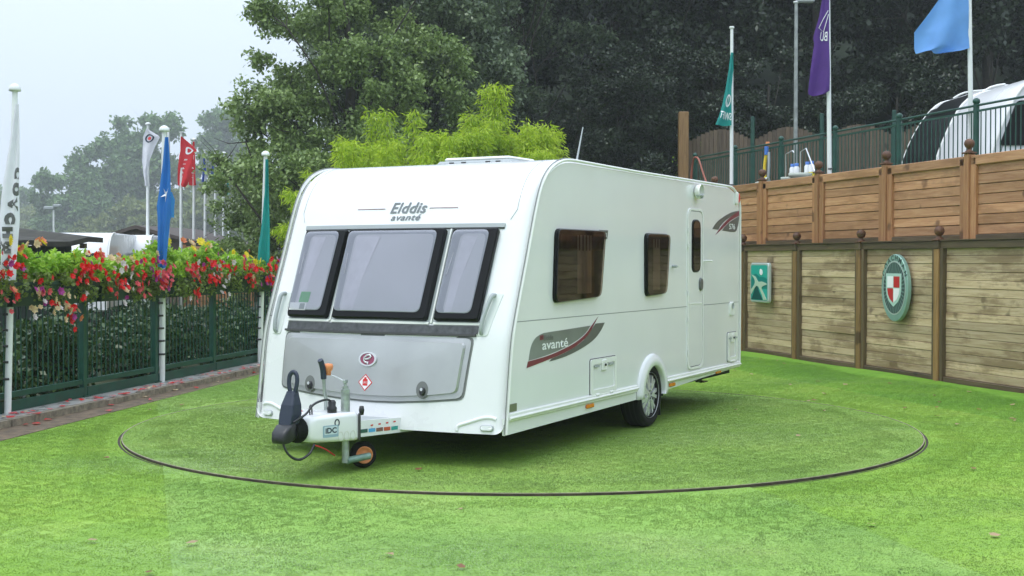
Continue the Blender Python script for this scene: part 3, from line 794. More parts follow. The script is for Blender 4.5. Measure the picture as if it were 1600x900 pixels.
# hatches
def hatch(a0, a1, b0, b1):
    h = bpy.data.objects.new('service_hatch', None); COL.objects.link(h); h.parent = car
    p = rrect(a0, a1, b0, b1, .028)
    ringplate(p, scale_poly(p, .006), ssurf, .003, .0075).build('hatch_gasket', SEAM, h, fix=True)
    ringplate(scale_poly(p, .006), scale_poly(p, .05), ssurf, .003, .020).build('hatch_frame', TRIMW, h, fix=True)
    plate(scale_poly(p, .05), ssurf, .003, .010).build('hatch_lid', SIDEW, h, fix=True)
    c = (a0 + a1) / 2
    for q in (-.28, .28): MB().box((c + q * (a1 - a0) - .05, -.024, b1 - .078), (c + q * (a1 - a0) + .05, -.012, b1 - .060)).build('finger_slot', GREYP, h)
    plate(rrect(c - .05, c + .05, b1 - .115, b1 - .02, .012), ssurf, .012, .026, .006).build('lock_plate', TRIMW, h, fix=True)
    MB().lathe([(0, .030), (.011, .029), (.012, .02)], 10, 'y', (c, -.058, b1 - .065)).build('lock_barrel', SEAM, h)
    for q in (a0 + .13, a1 - .13): MB().tube([(q - .035, -.02, b0 + .004), (q + .035, -.02, b0 + .004)], .011, 6).build('hatch_hinge', TRIMW, h)
hatch(1.52, 2.08, .415, .735); hatch(5.14, 5.47, .455, .784)
vp = rrect(5.225, 5.36, .962, 1.118, .03)
plate(vp, ssurf, .003, .02, .008).build('water_inlet', TRIMW, car, fix=True)
MB().lathe([(0, .024), (.03, .024), (.034, .018)], 14, 'y', (5.292, -.045, 1.075)).build('inlet_cap', GREYP, car)
# awning lamp, marker lamps, top corner lamp
mb = MB(); mb.lathe([(0, .075), (.05, .072), (.072, .055), (.075, .03), (.075, .003)], 18, 'y', (4.126, -.078, 2.285)); mb.build('awning_lamp', TRIMW, car)
MB().box((4.06, -.078, 2.232), (4.19, -.03, 2.262), .01).build('awning_lamp_lens', GREYP, car)
for a, z in ((1.52, .336), (3.46, .352), (4.845, .372)):
    MB().box((a - .075, -.020, z - .017), (a + .075, -.001, z + .017), .006).build('marker_lamp', AMBER, car)
plate(rpoly([(5.40, 2.21), (5.445, 2.20), (5.49, 2.25), (5.47, 2.345), (5.40, 2.345)], .02), ssurf, .003, .03, .01).build('top_corner_lamp', TRIMW, car, fix=True)
plate(rpoly([(5.455, 2.22), (5.495, 2.25), (5.48, 2.335), (5.462, 2.31)], .01), ssurf, .030, .036, .004).build('top_corner_lens', REDM, car, fix=True)
plate(rrect(.06, .195, .432, .492, .004), ssurf, .003, .008).build('reflector', mat('reflector_olive', (.16, .17, .11), .3), car, fix=True)
MB().lathe([(0, .0035), (.022, .0035), (.022, .0)], 14, 'y', (.42, 0, .318)).build('jack_hole', SEAM, car)
# decals on the side
def decal(name, pts, m_, off): 
    return MB().prism(pts, off, off + .0012, lambda a, b, d: (a, -d, b)).build(name, m_, car, fix=True)
top = catmull([(.395, .80), (.43, .90), (.50, .965), (.62, .998), (.74, 1.005), (1.1, 1.012), (1.545, 1.022)], 5)
sw = catmull([(1.545, 1.022), (1.42, .955), (1.20, .895), (.95, .852), (.70, .822), (.395, .80)], 5)
decal('decal_panel', top + sw[1:-1], CHAR2, .0045)
redu = catmull([(.382, .795), (.70, .815), (.95, .845), (1.22, .89), (1.44, .955), (1.56, 1.02), (1.70, 1.095)], 5)
redl = catmull([(1.70, 1.095), (1.60, 1.02), (1.47, .938), (1.25, .865), (.98, .815), (.70, .782), (.358, .745)], 5)
decal('decal_red_stripe', redu + redl[1:], MAROON, .0060)
dk = catmull([(1.40, .905), (1.52, .965), (1.64, 1.035)], 5) + catmull([(1.84, 1.035), (1.75, .965), (1.60, .895), (1.35, .835), (1.05, .79), (.75, .768)], 5) + catmull([(.75, .785), (1.0, .815), (1.25, .862), (1.40, .905)], 4)[1:-1]
decal('decal_dark_swoosh', dk, CHAR, .0046)
text_part('lettering', 'avanté', WHITEP, car, lambda a, b, o: (.86 + a, -.0072, .905 + b), .105, .0, .0015, width=.47)
text_part('lettering', 'Elddis', CHAR, car, lambda a, b, o: (.735 + a, -.0072, .962 + b), .055, .0, .001, width=.17)
decal('decal_flag_mark', [(.585, .948), (.645, .952), (.645, .988), (.585, .984)], MAROON, .0062)
text_part('lettering', 'H', SEAM, car, lambda a, b, o: (.615 + a, -.0078, .968 + b), .04, .0, .0)
# rear decal
ol = catmull([(4.645, 1.915), (4.80, 1.995), (5.05, 2.065), (5.30, 2.115), (5.55, 2.14)], 5)
decal('decal_dark_swoosh', ol + [(5.30, 2.075), (5.05, 2.01), (4.90, 1.95), (4.84, 1.91)], CHAR, .0048)
decal('decal_red_stripe', catmull([(4.745, 1.852), (4.95, 1.955), (5.20, 2.045), (5.55, 2.142)], 5) + catmull([(5.552, 2.085), (5.25, 2.02), (5.0, 1.935), (4.745, 1.852)], 4)[:-1], MAROON, .0058)
decal('decal_panel', catmull([(4.96, 1.905), (5.05, 1.945), (5.25, 2.012), (5.548, 2.078)], 4) + catmull([(5.548, 2.078), (5.53, 2.0), (5.46, 1.92), (5.35, 1.895), (4.96, 1.905)], 4)[1:-1], CHAR, .0050)
text_part('lettering', '576', WHITEP, car, lambda a, b, o: (5.30 + a, -.0078, 1.955 + b), .085, .0, .001, width=.20)

MB().box((.19, -.0048, 1.1065), (5.56, -.0030, 1.1135)).build('panel_joint', mat('joint_grey', (.26, .27, .27), .6), car)
MB().box((.19, CW + .003, 1.1065), (5.56, CW + .0048, 1.1135)).build('panel_joint', MATS['joint_grey'], car)
for vv in (.135, CW - .135):
    MB().tube([fsurf(vv + (.10 if vv < 1 else -.10) * max(0, (1.98 - z) / .2), z, .0012) for z in [1.90 + .016 * k for k in range(32)]], .0035, 5).build('moulding_seam', mat('seam_pale', (.50, .52, .52), .5), car)
# ---- front: window strip, windows, locker
mb = plate([(.226, 1.83), (2.143, 1.83), (2.145, 1.866), (.222, 1.866)], fs_flip, .0, .014, .003, 1)
def fpatch(a0, a1, b0, b1, lo, hi, n=14, slant=0.0):      # strip following the bowed front; a measured from the left
    g = MB(); vs = []
    for k in range(n + 1):
        a = a0 + (a1 - a0) * k / n
        for b, o_ in ((b0, lo), (b0, hi), (b1, hi), (b1, lo)): vs.append(fs_flip(a + slant * (b - b0), b, o_))
    fs = []
    for k in range(n):
        for q in range(3): fs.append((4 * k + q, 4 * k + 4 + q, 4 * k + 5 + q, 4 * k + 1 + q))
    fs += [(0, 1, 2, 3), tuple(4 * n + q for q in (3, 2, 1, 0))]
    g.add(vs, fs); return g
fpatch(.222, 2.146, 1.834, 1.866, 0, .016).build('window_head_rail', GREYP, car, fix=True)
fpatch(.224, 2.144, 1.826, 1.834, 0, .010).build('window_head_seal', SEAM, car, fix=True)
fpatch(.258, 2.105, 1.092, 1.828, 0, .006, 20).build('window_surround', GREYP, car, fix=True)
WF = ((.270, .695, .262, .712), (.752, 1.648, .735, 1.664), (1.710, 2.085, 1.725, 2.112))   # bottom a0,a1 / top a0,a1 from the left
def front_window(b0, b1, t0, t1, stick=False):
    w = bpy.data.objects.new('front_window', None); COL.objects.link(w); w.parent = car
    p = rpoly([(b0, 1.104), (b1, 1.104), (t1, 1.822), (t0, 1.822)], .025)
    plate(p, fs_flip, .004, .050, .012, 4).build('frame', BLACKG, w, fix=True)
    pad = .045
    q = rpoly([(b0 + .010, 1.155), (b1 - .068, 1.155), (t1 - .068, 1.803), (t0 + .010, 1.803)], .05)
    plate(q, fs_flip, .050, .0512, 0, 4).build('inner_reveal', mat('grey_blind_side', (.40, .41, .45), .6), w, fix=True)
    q2 = rpoly([(b0 + .07, 1.16), (b1 - .074, 1.16), (t1 - .088, 1.772), (t0 + .085, 1.772)], .05)
    plate(q2, fs_flip, .0515, .0525, 0, 4).build('blind', BLIND, w, fix=True)
    cw = min(.22, (b1 - b0) * .3)
    cl = [(b0 + .085, 1.16), (b0 + .085 + cw * .55, 1.16), (b0 + .10 + cw * .6, 1.40), (t0 + .12 + cw, 1.755), (t0 + .105, 1.755)]
    plate(cl, fs_flip, .0527, .0533, 0, 3).build('curtain', mat('white_voile', (.66, .65, .69), .8, var=.06, vscale=14), w, fix=True)
    MB().tube([fs_flip(b0 + .045, 1.45, .0545), fs_flip(t0 + .052, 1.62, .0545)], .004, 5).build('window_stay', WHITEP, w)
    plate(q, fs_flip, .056, .060, .004, 5).build('pane', GLASSC, w, fix=True)
    if stick:
        plate([(b0 + .02, 1.152), (b0 + .20, 1.152), (b0 + .20, 1.212), (b0 + .02, 1.212)], fs_flip, .0535, .0545, 0, 1).build('sticker', WHITEP, w, fix=True)
        plate([(b0 + .11, 1.215), (b0 + .215, 1.215), (b0 + .22, 1.30), (b0 + .115, 1.30)], fs_flip, .0535, .0545, 0, 1).build('sticker', mat('green_sticker', (.22, .48, .27), .5), w, fix=True)
        plate([(b0 + .13, 1.160), (b0 + .185, 1.160), (b0 + .185, 1.205), (b0 + .13, 1.205)], fs_flip, .0546, .055, 0, 1).build('sticker_print', GREYP, w, fix=True)
for k, q in enumerate(WF): front_window(*q, stick=(k == 0))
for a0, a1 in ((.258, .71), (.735, 1.66), (1.70, 2.105)):
    fpatch(a0, a1, 1.078, 1.096, 0, .014, 8).build('window_sill_trim', TRIMW, car, fix=True)
for a0, sl in ((.715, .012), (1.675, .012)):
    fpatch(a0, a0 + .012, 1.09, 1.826, 0, .014, 1, .02).build('window_divider', TRIMW, car, fix=True)
STRIPM = mat('dirty_black_strip', (.06, .062, .066), .4, var=.5, vscale=22, bmp=.4, bscale=60)
fpatch(.272, 2.088, 1.012, 1.072, 0, .012, 20).build('rubber_strip', STRIPM, car, fix=True)
fpatch(.255, 2.075, .994, 1.010, 0, .022, 20).build('locker_hinge', SEAM, car, fix=True)
# locker
lk = bpy.data.objects.new('gas_locker', None); COL.objects.link(lk); lk.parent = car
def lockpoly(i):
    b = [(.262 + i, .992 - i * .9), (2.066 - i * 1.2, .992 - i * .9), (2.015 - i, .515 + i), (1.75, .488 + i), (1.44, .466 + i), (1.18, .462 + i), (.90, .472 + i), (.60, .492 + i), (.262 + i, .530 + i)]
    return b
def densify(p, m=5):
    out = []
    for i in range(len(p)):
        a, b = p[i], p[(i + 1) % len(p)]
        for k in range(m): out.append((a[0] + (b[0] - a[0]) * k / m, a[1] + (b[1] - a[1]) * k / m))
    return out
lp0, lp1, lp2 = densify(rpoly(lockpoly(0), .05, 3), 2), densify(rpoly(lockpoly(.014), .05, 3), 2), densify(rpoly(lockpoly(.052), .04, 3), 2)
ringplate(lp0, lp1, fs_flip, -.004, .004).build('locker_gap', mat('locker_gap_grey', (.17, .175, .17), .6), lk, fix=True)
ringplate(lp1, lp2, fs_flip, -.004, .012).build('locker_rim', LOCKERM, lk, fix=True)
plate(lp2, fs_flip, -.004, .030, .012, 6).build('locker_lid', LOCKERM, lk, fix=True)
for a in (.60, 1.672):
    z = .578
    plate(ellipse(a, z, .052, .066, 20), fs_flip, .029, .0315, 0, 1).build('lock_recess', mat('recess_grey', (.16, .165, .16), .6), lk, fix=True)
    o = plate(ellipse(a + .008, z - .012, .024, .032, 16), fs_flip, .031, .055, .008, 2).build('lock_knob', BLACKP, lk, fix=True)
    plate(ellipse(a + .006, z + .002, .011, .013, 12), fs_flip, .054, .058, 0, 1).build('lock_barrel', ALU, lk, fix=True)
bd = bpy.data.objects.new('badge', None); COL.objects.link(bd); bd.parent = car
ringplate(ellipse(1.164, .795, .082, .056), ellipse(1.164, .795, .068, .045), fs_flip, .028, .042).build('badge_ring', ALU, bd, fix=True)
plate(ellipse(1.164, .795, .069, .046), fs_flip, .028, .036, 0, 2).build('badge_field', mat('badge_maroon', (.30, .05, .11), .3, coat=.4), bd, fix=True)
mb = MB(); mb.tube([fs_flip(1.164 + a, .795 + b, .041) for a, b in ((-.018, -.002), (.016, .004), (.034, .020), (.022, .033), (-.004, .030), (-.028, .012), (-.032, -.010), (-.016, -.026), (.010, -.026), (.004, -.040))], .0075, 6)
mb.build('badge_letter', ALU, bd)
dm = [(1.155, .680), (1.222, .614), (1.155, .546), (1.088, .614)]
plate(dm, fs_flip, .029, .032, 0, 1).build('gas_sticker', REDM, car, fix=True)
plate(scale_poly(dm, .010), fs_flip, .0322, .0330, 0, 1).build('gas_sticker_field', WHITEP, car, fix=True)
plate([(1.132, .588), (1.178, .588), (1.178, .635), (1.165, .645), (1.165, .655), (1.145, .655), (1.145, .645), (1.132, .635)], fs_flip, .0332, .0338, 0, 1).build('gas_sticker_bottle', REDM, car, fix=True)
text_part('lettering', 'LPG', WHITEP, car, lambda a, b, o: fs_flip(1.155 + a, .613 + b, .0345), .022)
# grab handles
def fhandle(a, b0, b1, lean, sgn):
    h = bpy.data.objects.new('grab_handle', None); COL.objects.link(h); h.parent = car
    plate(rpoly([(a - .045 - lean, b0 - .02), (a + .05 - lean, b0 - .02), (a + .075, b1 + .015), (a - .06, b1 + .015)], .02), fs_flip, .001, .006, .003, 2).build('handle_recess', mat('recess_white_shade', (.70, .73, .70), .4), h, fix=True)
    path = [fs_flip(a - lean, b0, .005), fs_flip(a - lean + .002, b0 + .02, .03), fs_flip(a - lean * .8, b0 + .10, .045), fs_flip(a - lean * .3, b1 - .08, .050), fs_flip(a, b1 - .02, .045), fs_flip(a + .004, b1, .005)]
    MB().tube(catmull3(path, 4), [.017] * (5 * 4 + 1), 8).build('handle_bar', GREYP, h)
def catmull3(pts, n):
    P = [Vector(p) for p in pts]; out = []
    for i in range(len(P) - 1):
        p0, p1, p2, p3 = P[max(i - 1, 0)], P[i], P[i + 1], P[min(i + 2, len(P) - 1)]
        for k in range(n):
            t = k / n; out.append(.5 * ((2 * p1) + (p2 - p0) * t + (2 * p0 - 5 * p1 + 4 * p2 - p3) * t * t + (3 * p1 - p0 - 3 * p2 + p3) * t ** 3))
    out.append(P[-1]); return out
fhandle(.155, .985, 1.298, .01, 1); fhandle(2.165, 1.02, 1.310, .05, -1)
# front position lamps with moulded brow
for s_ in (0, 1):
    def fm(a, b, o): return fs_flip(a if s_ else CW - a, b, o)
    plate(rrect(2.165, 2.272, .290, .336, .02), fm, .0, .014, .006, 2).build('position_lamp_rim', GREYP, car, fix=True)
    plate(rrect(2.172, 2.265, .295, .331, .018), fm, .012, .020, .004, 2).build('position_lamp', mat('lamp_lens_clear', (.70, .72, .70), .15, coat=.6), car, fix=True)
    mb = MB(); pts = [fm(a, b, -.004) for a, b in ((1.975, .285), (1.985, .322), (2.07, .352), (2.18, .388), (2.25, .392), (2.285, .380))]
    mb.tube(catmull3(pts, 4), .016, 8); mb.build('lamp_brow', WHITE, car)
# front lettering
text_part('lettering', 'Elddis', mat('letter_grey', (.16, .175, .18), .35, metal=.3), car, lambda a, b, o: fs_flip(1.253 + a, 2.006 + b, .004), .124, .25, .0024, width=.345, space=1.06)
text_part('lettering', 'avanté', MATS['letter_grey'], car, lambda a, b, o: fs_flip(1.245 + a, 1.927 + b, .004), .072, .3, .0012, width=.285, space=1.08)
for a0, a1 in ((.740, 1.022), (1.448, 1.708)): fpatch(a0, a1, 1.999, 2.0045, .001, .0025, 8).build('pin_stripe', MARLINE, car, fix=True)
# roof
rv = bpy.data.objects.new('roof_light', None); COL.objects.link(rv); rv.parent = car
mb = MB(); mb.box((1.15, .55, 2.395), (1.75, 1.30, 2.440), .02); mb.build('roof_light_base', GREYP, rv)
mb = MB(); mb.box((1.20, .60, 2.440), (1.70, 1.25, 2.472), .015); mb.build('roof_light_dome', TRIMW, rv)
for q in (.68, .78, 1.02, 1.14): MB().box((1.143, q - .022, 2.412), (1.152, q + .022, 2.428)).build('roof_light_clip', SEAM, rv)
mb = MB(); mb.box((3.9, .7, 2.40), (4.4, 1.2, 2.45), .02); mb.build('rear_roof_vent', TRIMW, car)
mb = MB(); mb.box((2.05, .10, 2.398), (3.35, .45, 2.425), .01); mb.build('roof_solar_panel', TRIMW, car)
MB().tube([(1.78, .25, 2.40), (1.80, .25, 2.45), (1.93, .25, 2.76)], [.014, .010, .006], 6).build('aerial', GREYP, car)

# ---- drawbar and hitch
cy = 1.177
A1 = MB(); A1.prism([(.2, .235), (.2, .345), (-.56, .385), (-.56, .262)], 0, .02, lambda a, b, d: (a, cy - .257 + d - .11 * (a + .56), b)).build('drawbar_side', WHITE, car, fix=True)
A1 = MB(); A1.prism([(.2, .235), (.2, .345), (-.56, .385), (-.56, .262)], 0, .02, lambda a, b, d: (a, cy + .257 - d + .11 * (a + .56), b)).build('drawbar_side', WHITE, car, fix=True)
MB().prism([(-.55, cy - .235), (-.55, cy + .235), (.15, cy + .31), (.15, cy - .31)], .340, .352, lambda a, b, d: (a, b, d)).build('drawbar_fairing', GREYP, car, fix=True)
# load stickers on the drawbar
cols = [(.03, .10, .08), (.08, .35, .65), (.22, .10, .08), (.55, .10, .04), (.02, .32, .28)]
for k in range(5):
    a = -.545 + k * .088
    def dpos(a_, b_, o_): return (a_, cy - .257 - o_ - .11 * (a_ + .56), b_)
    plate([(a, .290 - .02 * k * .2), (a + .075, .288 - .02 * k * .2), (a + .075, .316 - .02 * k * .2), (a, .318 - .02 * k * .2)], dpos, .001, .003, 0, 1).build('load_sticker', mat('load_sticker_%s' % ('dark green', 'blue', 'brown', 'red', 'teal')[k].replace(' ', '_'), cols[k], .5), car, fix=True)
    if k: plate([(a + .025, .331), (a + .05, .331), (a + .05, .342), (a + .025, .342)], dpos, .001, .003, 0, 1).build('load_sticker_mark', REDM, car, fix=True)
# hitch cover
cv = MB()
secs = [(-.965, .095, .30, .40), (-.950, .115, .265, .432), (-.90, .130, .252, .445), (-.74, .190, .242, .452), (-.58, .245, .236, .452), (-.555, .250, .236, .44)]
vs = []
for (L, hw, z0, z1) in secs:
    for (dy, z) in rrect(-hw, hw, z0, z1, .035, 4): vs.append((L, cy + dy, z))
m_ = len(rrect(-1, 1, 0, 1, .03, 4)); cv.add(vs, [(r * m_ + k, r * m_ + (k + 1) % m_, (r + 1) * m_ + (k + 1) % m_, (r + 1) * m_ + k) for r in range(len(secs) - 1) for k in range(m_)] + [tuple(range(m_)), tuple(reversed(range((len(secs) - 1) * m_, len(secs) * m_)))], True)
o = cv.build('hitch_cover', WHITE, car, fix=True)
def cpos(a, b, o_): 
    hw = float(np.interp(a, [q[0] for q in secs], [q[1] for q in secs])); return (a, cy - hw - o_, b)
plate(rrect(-.86, -.735, .285, .372, .004, 1), cpos, .001, .003, 0, 2).build('hitch_sticker', mat('sticker_blue_grey', (.28, .40, .48), .5), car, fix=True)
plate(rrect(-.85, -.745, .305, .365, .004, 1), cpos, .0032, .004, 0, 1).build('hitch_sticker_field', mat('sticker_pale', (.55, .64, .68), .5), car, fix=True)
text_part('lettering', 'iDC', NAVYP, car, lambda a, b, o_: cpos(-.797 + a, .335 + b, .0048), .055, 0, .002)
ringplate(ellipse(-.745, .385, .022, .03, 16), ellipse(-.745, .385, .013, .02, 16), cpos, .001, .002).build('hitch_sticker_swirl', NAVYP, car, fix=True)
for k, a in enumerate((-.715, -.665, -.612)):
    ringplate(ellipse(a, .285, .022, .034, 18), ellipse(a, .285, .018, .028, 18), cpos, .001, .002).build('cover_emboss', mat('emboss_cream', (.66, .66, .60), .5), car, fix=True)
# coupling head, bellows, stabiliser handle
mb = MB(); mb.lathe([(.055, -1.10), (.085, -1.085), (.06, -1.07), (.09, -1.055), (.062, -1.04), (.095, -1.025), (.066, -1.01), (.098, -.99), (.07, -.975), (.07, -.955)], 20, 'x', (0, cy, .35)); mb.build('bellows', RUBBER, car)
hd = MB(); vs = []
hs = [(-1.36, .045, .285, .325), (-1.33, .062, .272, .360), (-1.25, .068, .272, .400), (-1.15, .060, .290, .420), (-1.09, .05, .305, .405)]
for (L, hw, z0, z1) in hs:
    for (dy, z) in rrect(-hw, hw, z0, z1, .02, 3): vs.append((L, cy + dy, z))
m_ = 16; hd.add(vs, [(r * m_ + k, r * m_ + (k + 1) % m_, (r + 1) * m_ + (k + 1) % m_, (r + 1) * m_ + k) for r in range(4) for k in range(m_)] + [tuple(range(m_)), tuple(reversed(range(4 * m_, 5 * m_)))], True)
hd.build('coupling_head', BLACKP, car, fix=True)
lev = MB(); vs = []
ls = [(-1.20, .40, .055, .085), (-1.165, .47, .060, .095), (-1.15, .54, .055, .085), (-1.135, .60, .042, .06), (-1.125, .635, .034, .05)]
for (L, z, hw, hl) in ls:
    for (a, b) in rrect(-hw, hw, -hl, hl, .015, 2): vs.append((L + b, cy + a, z))
m_ = 12; lev.add(vs, [(r * m_ + k, r * m_ + (k + 1) % m_, (r + 1) * m_ + (k + 1) % m_, (r + 1) * m_ + k) for r in range(4) for k in range(m_)] + [tuple(range(m_)), tuple(reversed(range(4 * m_, 5 * m_)))], False)
lev.tube(catmull3([(-1.125, cy - .02, .62), (-1.118, cy - .036, .69), (-1.110, cy - .030, .75), (-1.106, cy, .772), (-1.110, cy + .030, .75), (-1.118, cy + .036, .69), (-1.125, cy + .02, .62)], 4), .018, 8)
lev.build('stabiliser_lever', NAVYP, car, fix=True)
for k in range(3): MB().box((-1.228 + .008 * k, cy - .035, .47 + .022 * k), (-1.214 + .008 * k, cy + .035, .478 + .022 * k)).build('lever_rib', GREYP, car)
plate([(-.02, -.018), (.02, -.018), (.02, .018), (-.02, .018)], lambda a, b, o_: (-1.15 + a, cy - .052 - o_, .52 + b), .0, .003, 0, 1).build('lever_sticker', WHITEP, car, fix=True)
# handbrake lever
MB().tube(catmull3([(-.60, cy + .02, .44), (-.60, cy + .02, .54), (-.615, cy + .02, .60), (-.625, cy + .02, .70)], 4), .014, 8).build('handbrake_lever', GALV, car)
MB().tube(catmull3([(-.625, cy + .02, .69), (-.632, cy + .02, .75), (-.648, cy + .02, .80), (-.668, cy + .02, .835)], 4), .022, 8).build('handbrake_grip', NAVYP, car)
mb = MB(); mb.lathe([(.0, .805), (.034, .80), (.040, .78), (.034, .755), (.024, .745), (.022, .715), (.0, .714)], 12, 'z', (-.585, cy + .01, 0)); mb.build('orange_knob', ORANGEP, car)
MB().tube(catmull3([(-.575, cy + .0, .715), (-.54, cy - .03, .70), (-.50, cy - .08, .665), (-.49, cy - .10, .655)], 4), .006, 6).build('winder_arm', ALU, car)
# jockey wheel assembly
jk = bpy.data.objects.new('jockey_wheel', None); COL.objects.link(jk); jk.parent = car
jx, jy = -.60, cy - .16
mb = MB(); mb.tube([(jx, jy, .44), (jx, jy, .62)], .034, 12); mb.tube([(jx, jy, .62), (jx, jy, .645)], .022, 10); mb.build('jockey_sleeve', GALV, jk)
mb = MB(); mb.tube([(jx, jy, .645), (jx, jy, .665)], .012, 8); mb.box((jx - .022, jy - .012, .665), (jx + .022, jy + .012, .69), .004); mb.build('jockey_crown', GALV, jk)
MB().tube([(jx, jy, .07), (jx, jy, .25)], .027, 12).build('jockey_post', GALV, jk)
mb = MB(); mb.tube([(jx, jy - .01, .085), (jx + .19, jy - .085, .102)], .026, 10); mb.build('jockey_fork', mat('green_grey_steel', (.20, .30, .25), .5, metal=.3, var=.3, vscale=15), jk)
wc = (jx + .225, 0, .102)
def jyaw(o, c):
    m = Matrix.Translation(c) @ Matrix.Rotation(R(-38), 4, 'Z') @ Matrix.Translation(-c); o.data.transform(m); return o
jc = Vector((wc[0], jy, wc[2]))
mb = MB(); mb.lathe([(.055, -.035), (.085, -.04), (.098, -.03), (.102, 0), (.098, .03), (.085, .04), (.055, .035)], 28, 'y', (wc[0], jy + .0, wc[2])); jyaw(mb.build('jockey_tyre', RUBBER, jk), jc)
mb = MB(); mb.lathe([(.0, -.030), (.02, -.030), (.048, -.026), (.058, -.042), (.066, -.043), (.066, -.03)], 24, 'y', (wc[0], jy, wc[2])); jyaw(mb.build('jockey_hub', ORANGEP, jk, fix=True), jc)
# cables
MB().tube(catmull3([(-1.19, cy - .06, .42), (-1.02, cy - .09, .47), (-.90, cy - .10, .535), (-.78, cy - .11, .555), (-.72, cy - .11, .54), (-.70, cy - .11, .51)], 6), .009, 6).build('towing_cable', BLACKP, car)
mb = MB(); mb.lathe([(.026, .44), (.036, .455), (.036, .49), (.028, .50), (.030, .53), (.020, .545), (.0, .546)], 12, 'z', (-.70, cy - .11, 0)); mb.build('towing_plug', BLACKP, car)
MB().tube(catmull3([(-1.30, cy - .02, .28), (-1.28, cy - .06, .20), (-1.18, cy - .10, .155), (-1.05, cy - .13, .185), (-.97, cy - .14, .25)], 6), .010, 6).build('breakaway_loop', BLACKP, car)
MB().tube(catmull3([(-.93, cy - .12, .24), (-.82, cy - .13, .20), (-.68, cy - .12, .13)], 5), .006, 5).build('red_breakaway_cable', REDCAB, car)
MB().tube(catmull3([(-1.09, cy + .04, .47), (-1.02, cy + .04, .50), (-.93, cy + .05, .508), (-.86, cy + .04, .47)], 5), .004, 5).build('red_breakaway_cable', REDCAB, car)
MB().tube(catmull3([(-.86, cy - .03, .445), (-.865, cy - .03, .50), (-.845, cy - .03, .515), (-.835, cy - .03, .445)], 4), .006, 6).build('cable_clip', SEAM, car)
mb = MB(); mb.tube([(-.57, cy - .22, .40), (-.53, cy - .245, .425)], .008, 6); mb.lathe([(0, .42), (.016, .425), (.022, .46), (.016, .49), (0, .492)], 10, 'z', (-.52, cy - .25, 0)); mb.build('clamp_lever', BLACKP, car)
MB().box((-.563, cy - .262, .245), (-.548, cy - .249, .44)).build('cover_seam', SEAM, car)
MB().box((-.93, cy + .12, .27), (-.80, cy + .20, .36), .01).build('coupling_bracket', WHITE, car)
for o in list(car.children):          # shorten the coupling so that the nose sits right
    if o.name.split('.')[0] in ('bellows', 'coupling_head', 'stabiliser_lever', 'lever_rib', 'lever_sticker', 'breakaway_loop', 'towing_cable', 'coupling_bracket'):
        ex = .03 if 'lever' in o.name else 0
        for v in o.data.vertices:
            if v.co.x < -.93: v.co.x = -.93 + (v.co.x + .93) * .64 + ex
#PART3
# ================================================================ TIMBER WALLS (right)
def shared(name, mb, material):
    o = mb.build(name, material); me = o.data; bpy.data.objects.remove(o); me.name = name; return me
def inst(name, me, parent, loc=(0, 0, 0), rot=(0, 0, 0), sc=(1, 1, 1)):
    o = bpy.data.objects.new(name, me); COL.objects.link(o); o.parent = parent; o.location = loc; o.rotation_euler = rot; o.scale = sc; return o
K0, K1 = -3, 6
low = thing('timber_retaining_wall', 'weathered pale timber wall of horizontal boards bordering the lawn', 'timber wall', (*wall_pt(0), 0), W_ROT)
BH = .1055; n_b = 16
board_me = [shared('board', MB().box((-WSP / 2 + .115, -.016, -BH / 2 + .0018), (WSP / 2 - .115, .016, BH / 2 - .0018), .005), W_LOW)]
for k in range(K0, K1):
    for j in range(n_b):
        inst('board', board_me[0], low, ((k + .5) * WSP, .035 + rnd.uniform(-.006, .006), .075 + BH * (j + .5)), (rnd.uniform(-.035, .01), 0, rnd.uniform(-.0015, .0015)))
    MB().box((-WSP / 2 + .06, -.0, -.035), (WSP / 2 - .06, .06, .035), .006)
rail_me = shared('rail', MB().box((-WSP / 2 + .052, -.030, -.05), (WSP / 2 - .052, .055, .05), .008), W_LOWF)
brail_me = shared('rail', MB().box((-WSP / 2 + .052, -.024, -.04), (WSP / 2 - .052, .055, .04), .008), W_LOWF)
back_me = shared('backing_board', MB().box((-WSP / 2, .062, 0.0), (WSP / 2, .09, 1.80)), W_LOWF)
post_me = shared('post', MB().box((-.05, -.065, 0), (.05, .05, 1.80), .01), W_LOWP)
bat_me = shared('batten', MB().box((-.032, -.042, 0), (.032, .055, 1.755), .006), W_LOWFV)
ball_me = shared('ball_finial', MB().lathe([(.0, .0), (.055, .0), (.055, .012), (.03, .03), (.022, .042), (.03, .05), (.052, .068), (.066, .10), (.066, .125), (.052, .155), (.03, .17), (0, .176)], 18), W_BALL)
cap_me = shared('post_cap', MB().box((-.07, -.085, 0), (.07, .06, .022), .006), W_BALL)
for k in range(K0, K1):
    x = (k + .5) * WSP
    inst('rail', rail_me, low, (x, 0, 1.80)); inst('rail', brail_me, low, (x, 0, .035)); inst('backing_board', back_me, low, (x, 0, 0))
    for s_ in (-1, 1): inst('batten', bat_me, low, (x + s_ * (WSP / 2 - .085), 0, .0))
for k in range(K0, K1 + 1):
    p = inst('post', post_me, low, (k * WSP, 0, 0))
    inst('post_cap', cap_me, p, (0, 0, 1.852)); inst('ball_finial', ball_me, p, (0, -.01, 1.872))
    MB().box((-.058, -.075, 1.745), (.058, .05, 1.853), .01).build('post_head', W_LOWF, p)
MB().box((K0 * WSP, -.050, 1.8515), (K1 * WSP, .44, 1.868)).build('capping', W_LOWF, low)
UOFF = .16
upw = thing('timber_terrace_wall', 'orange-brown timber panel wall stacked above the pale lower wall', 'timber wall', (*wall_pt(.40, UOFF), 0), W_ROT)
UH = .128
uboard = shared('board', MB().box((-WSP / 2 + .165, -.014, -UH / 2 + .003), (WSP / 2 - .165, .014, UH / 2 - .003), .006), W_UP)
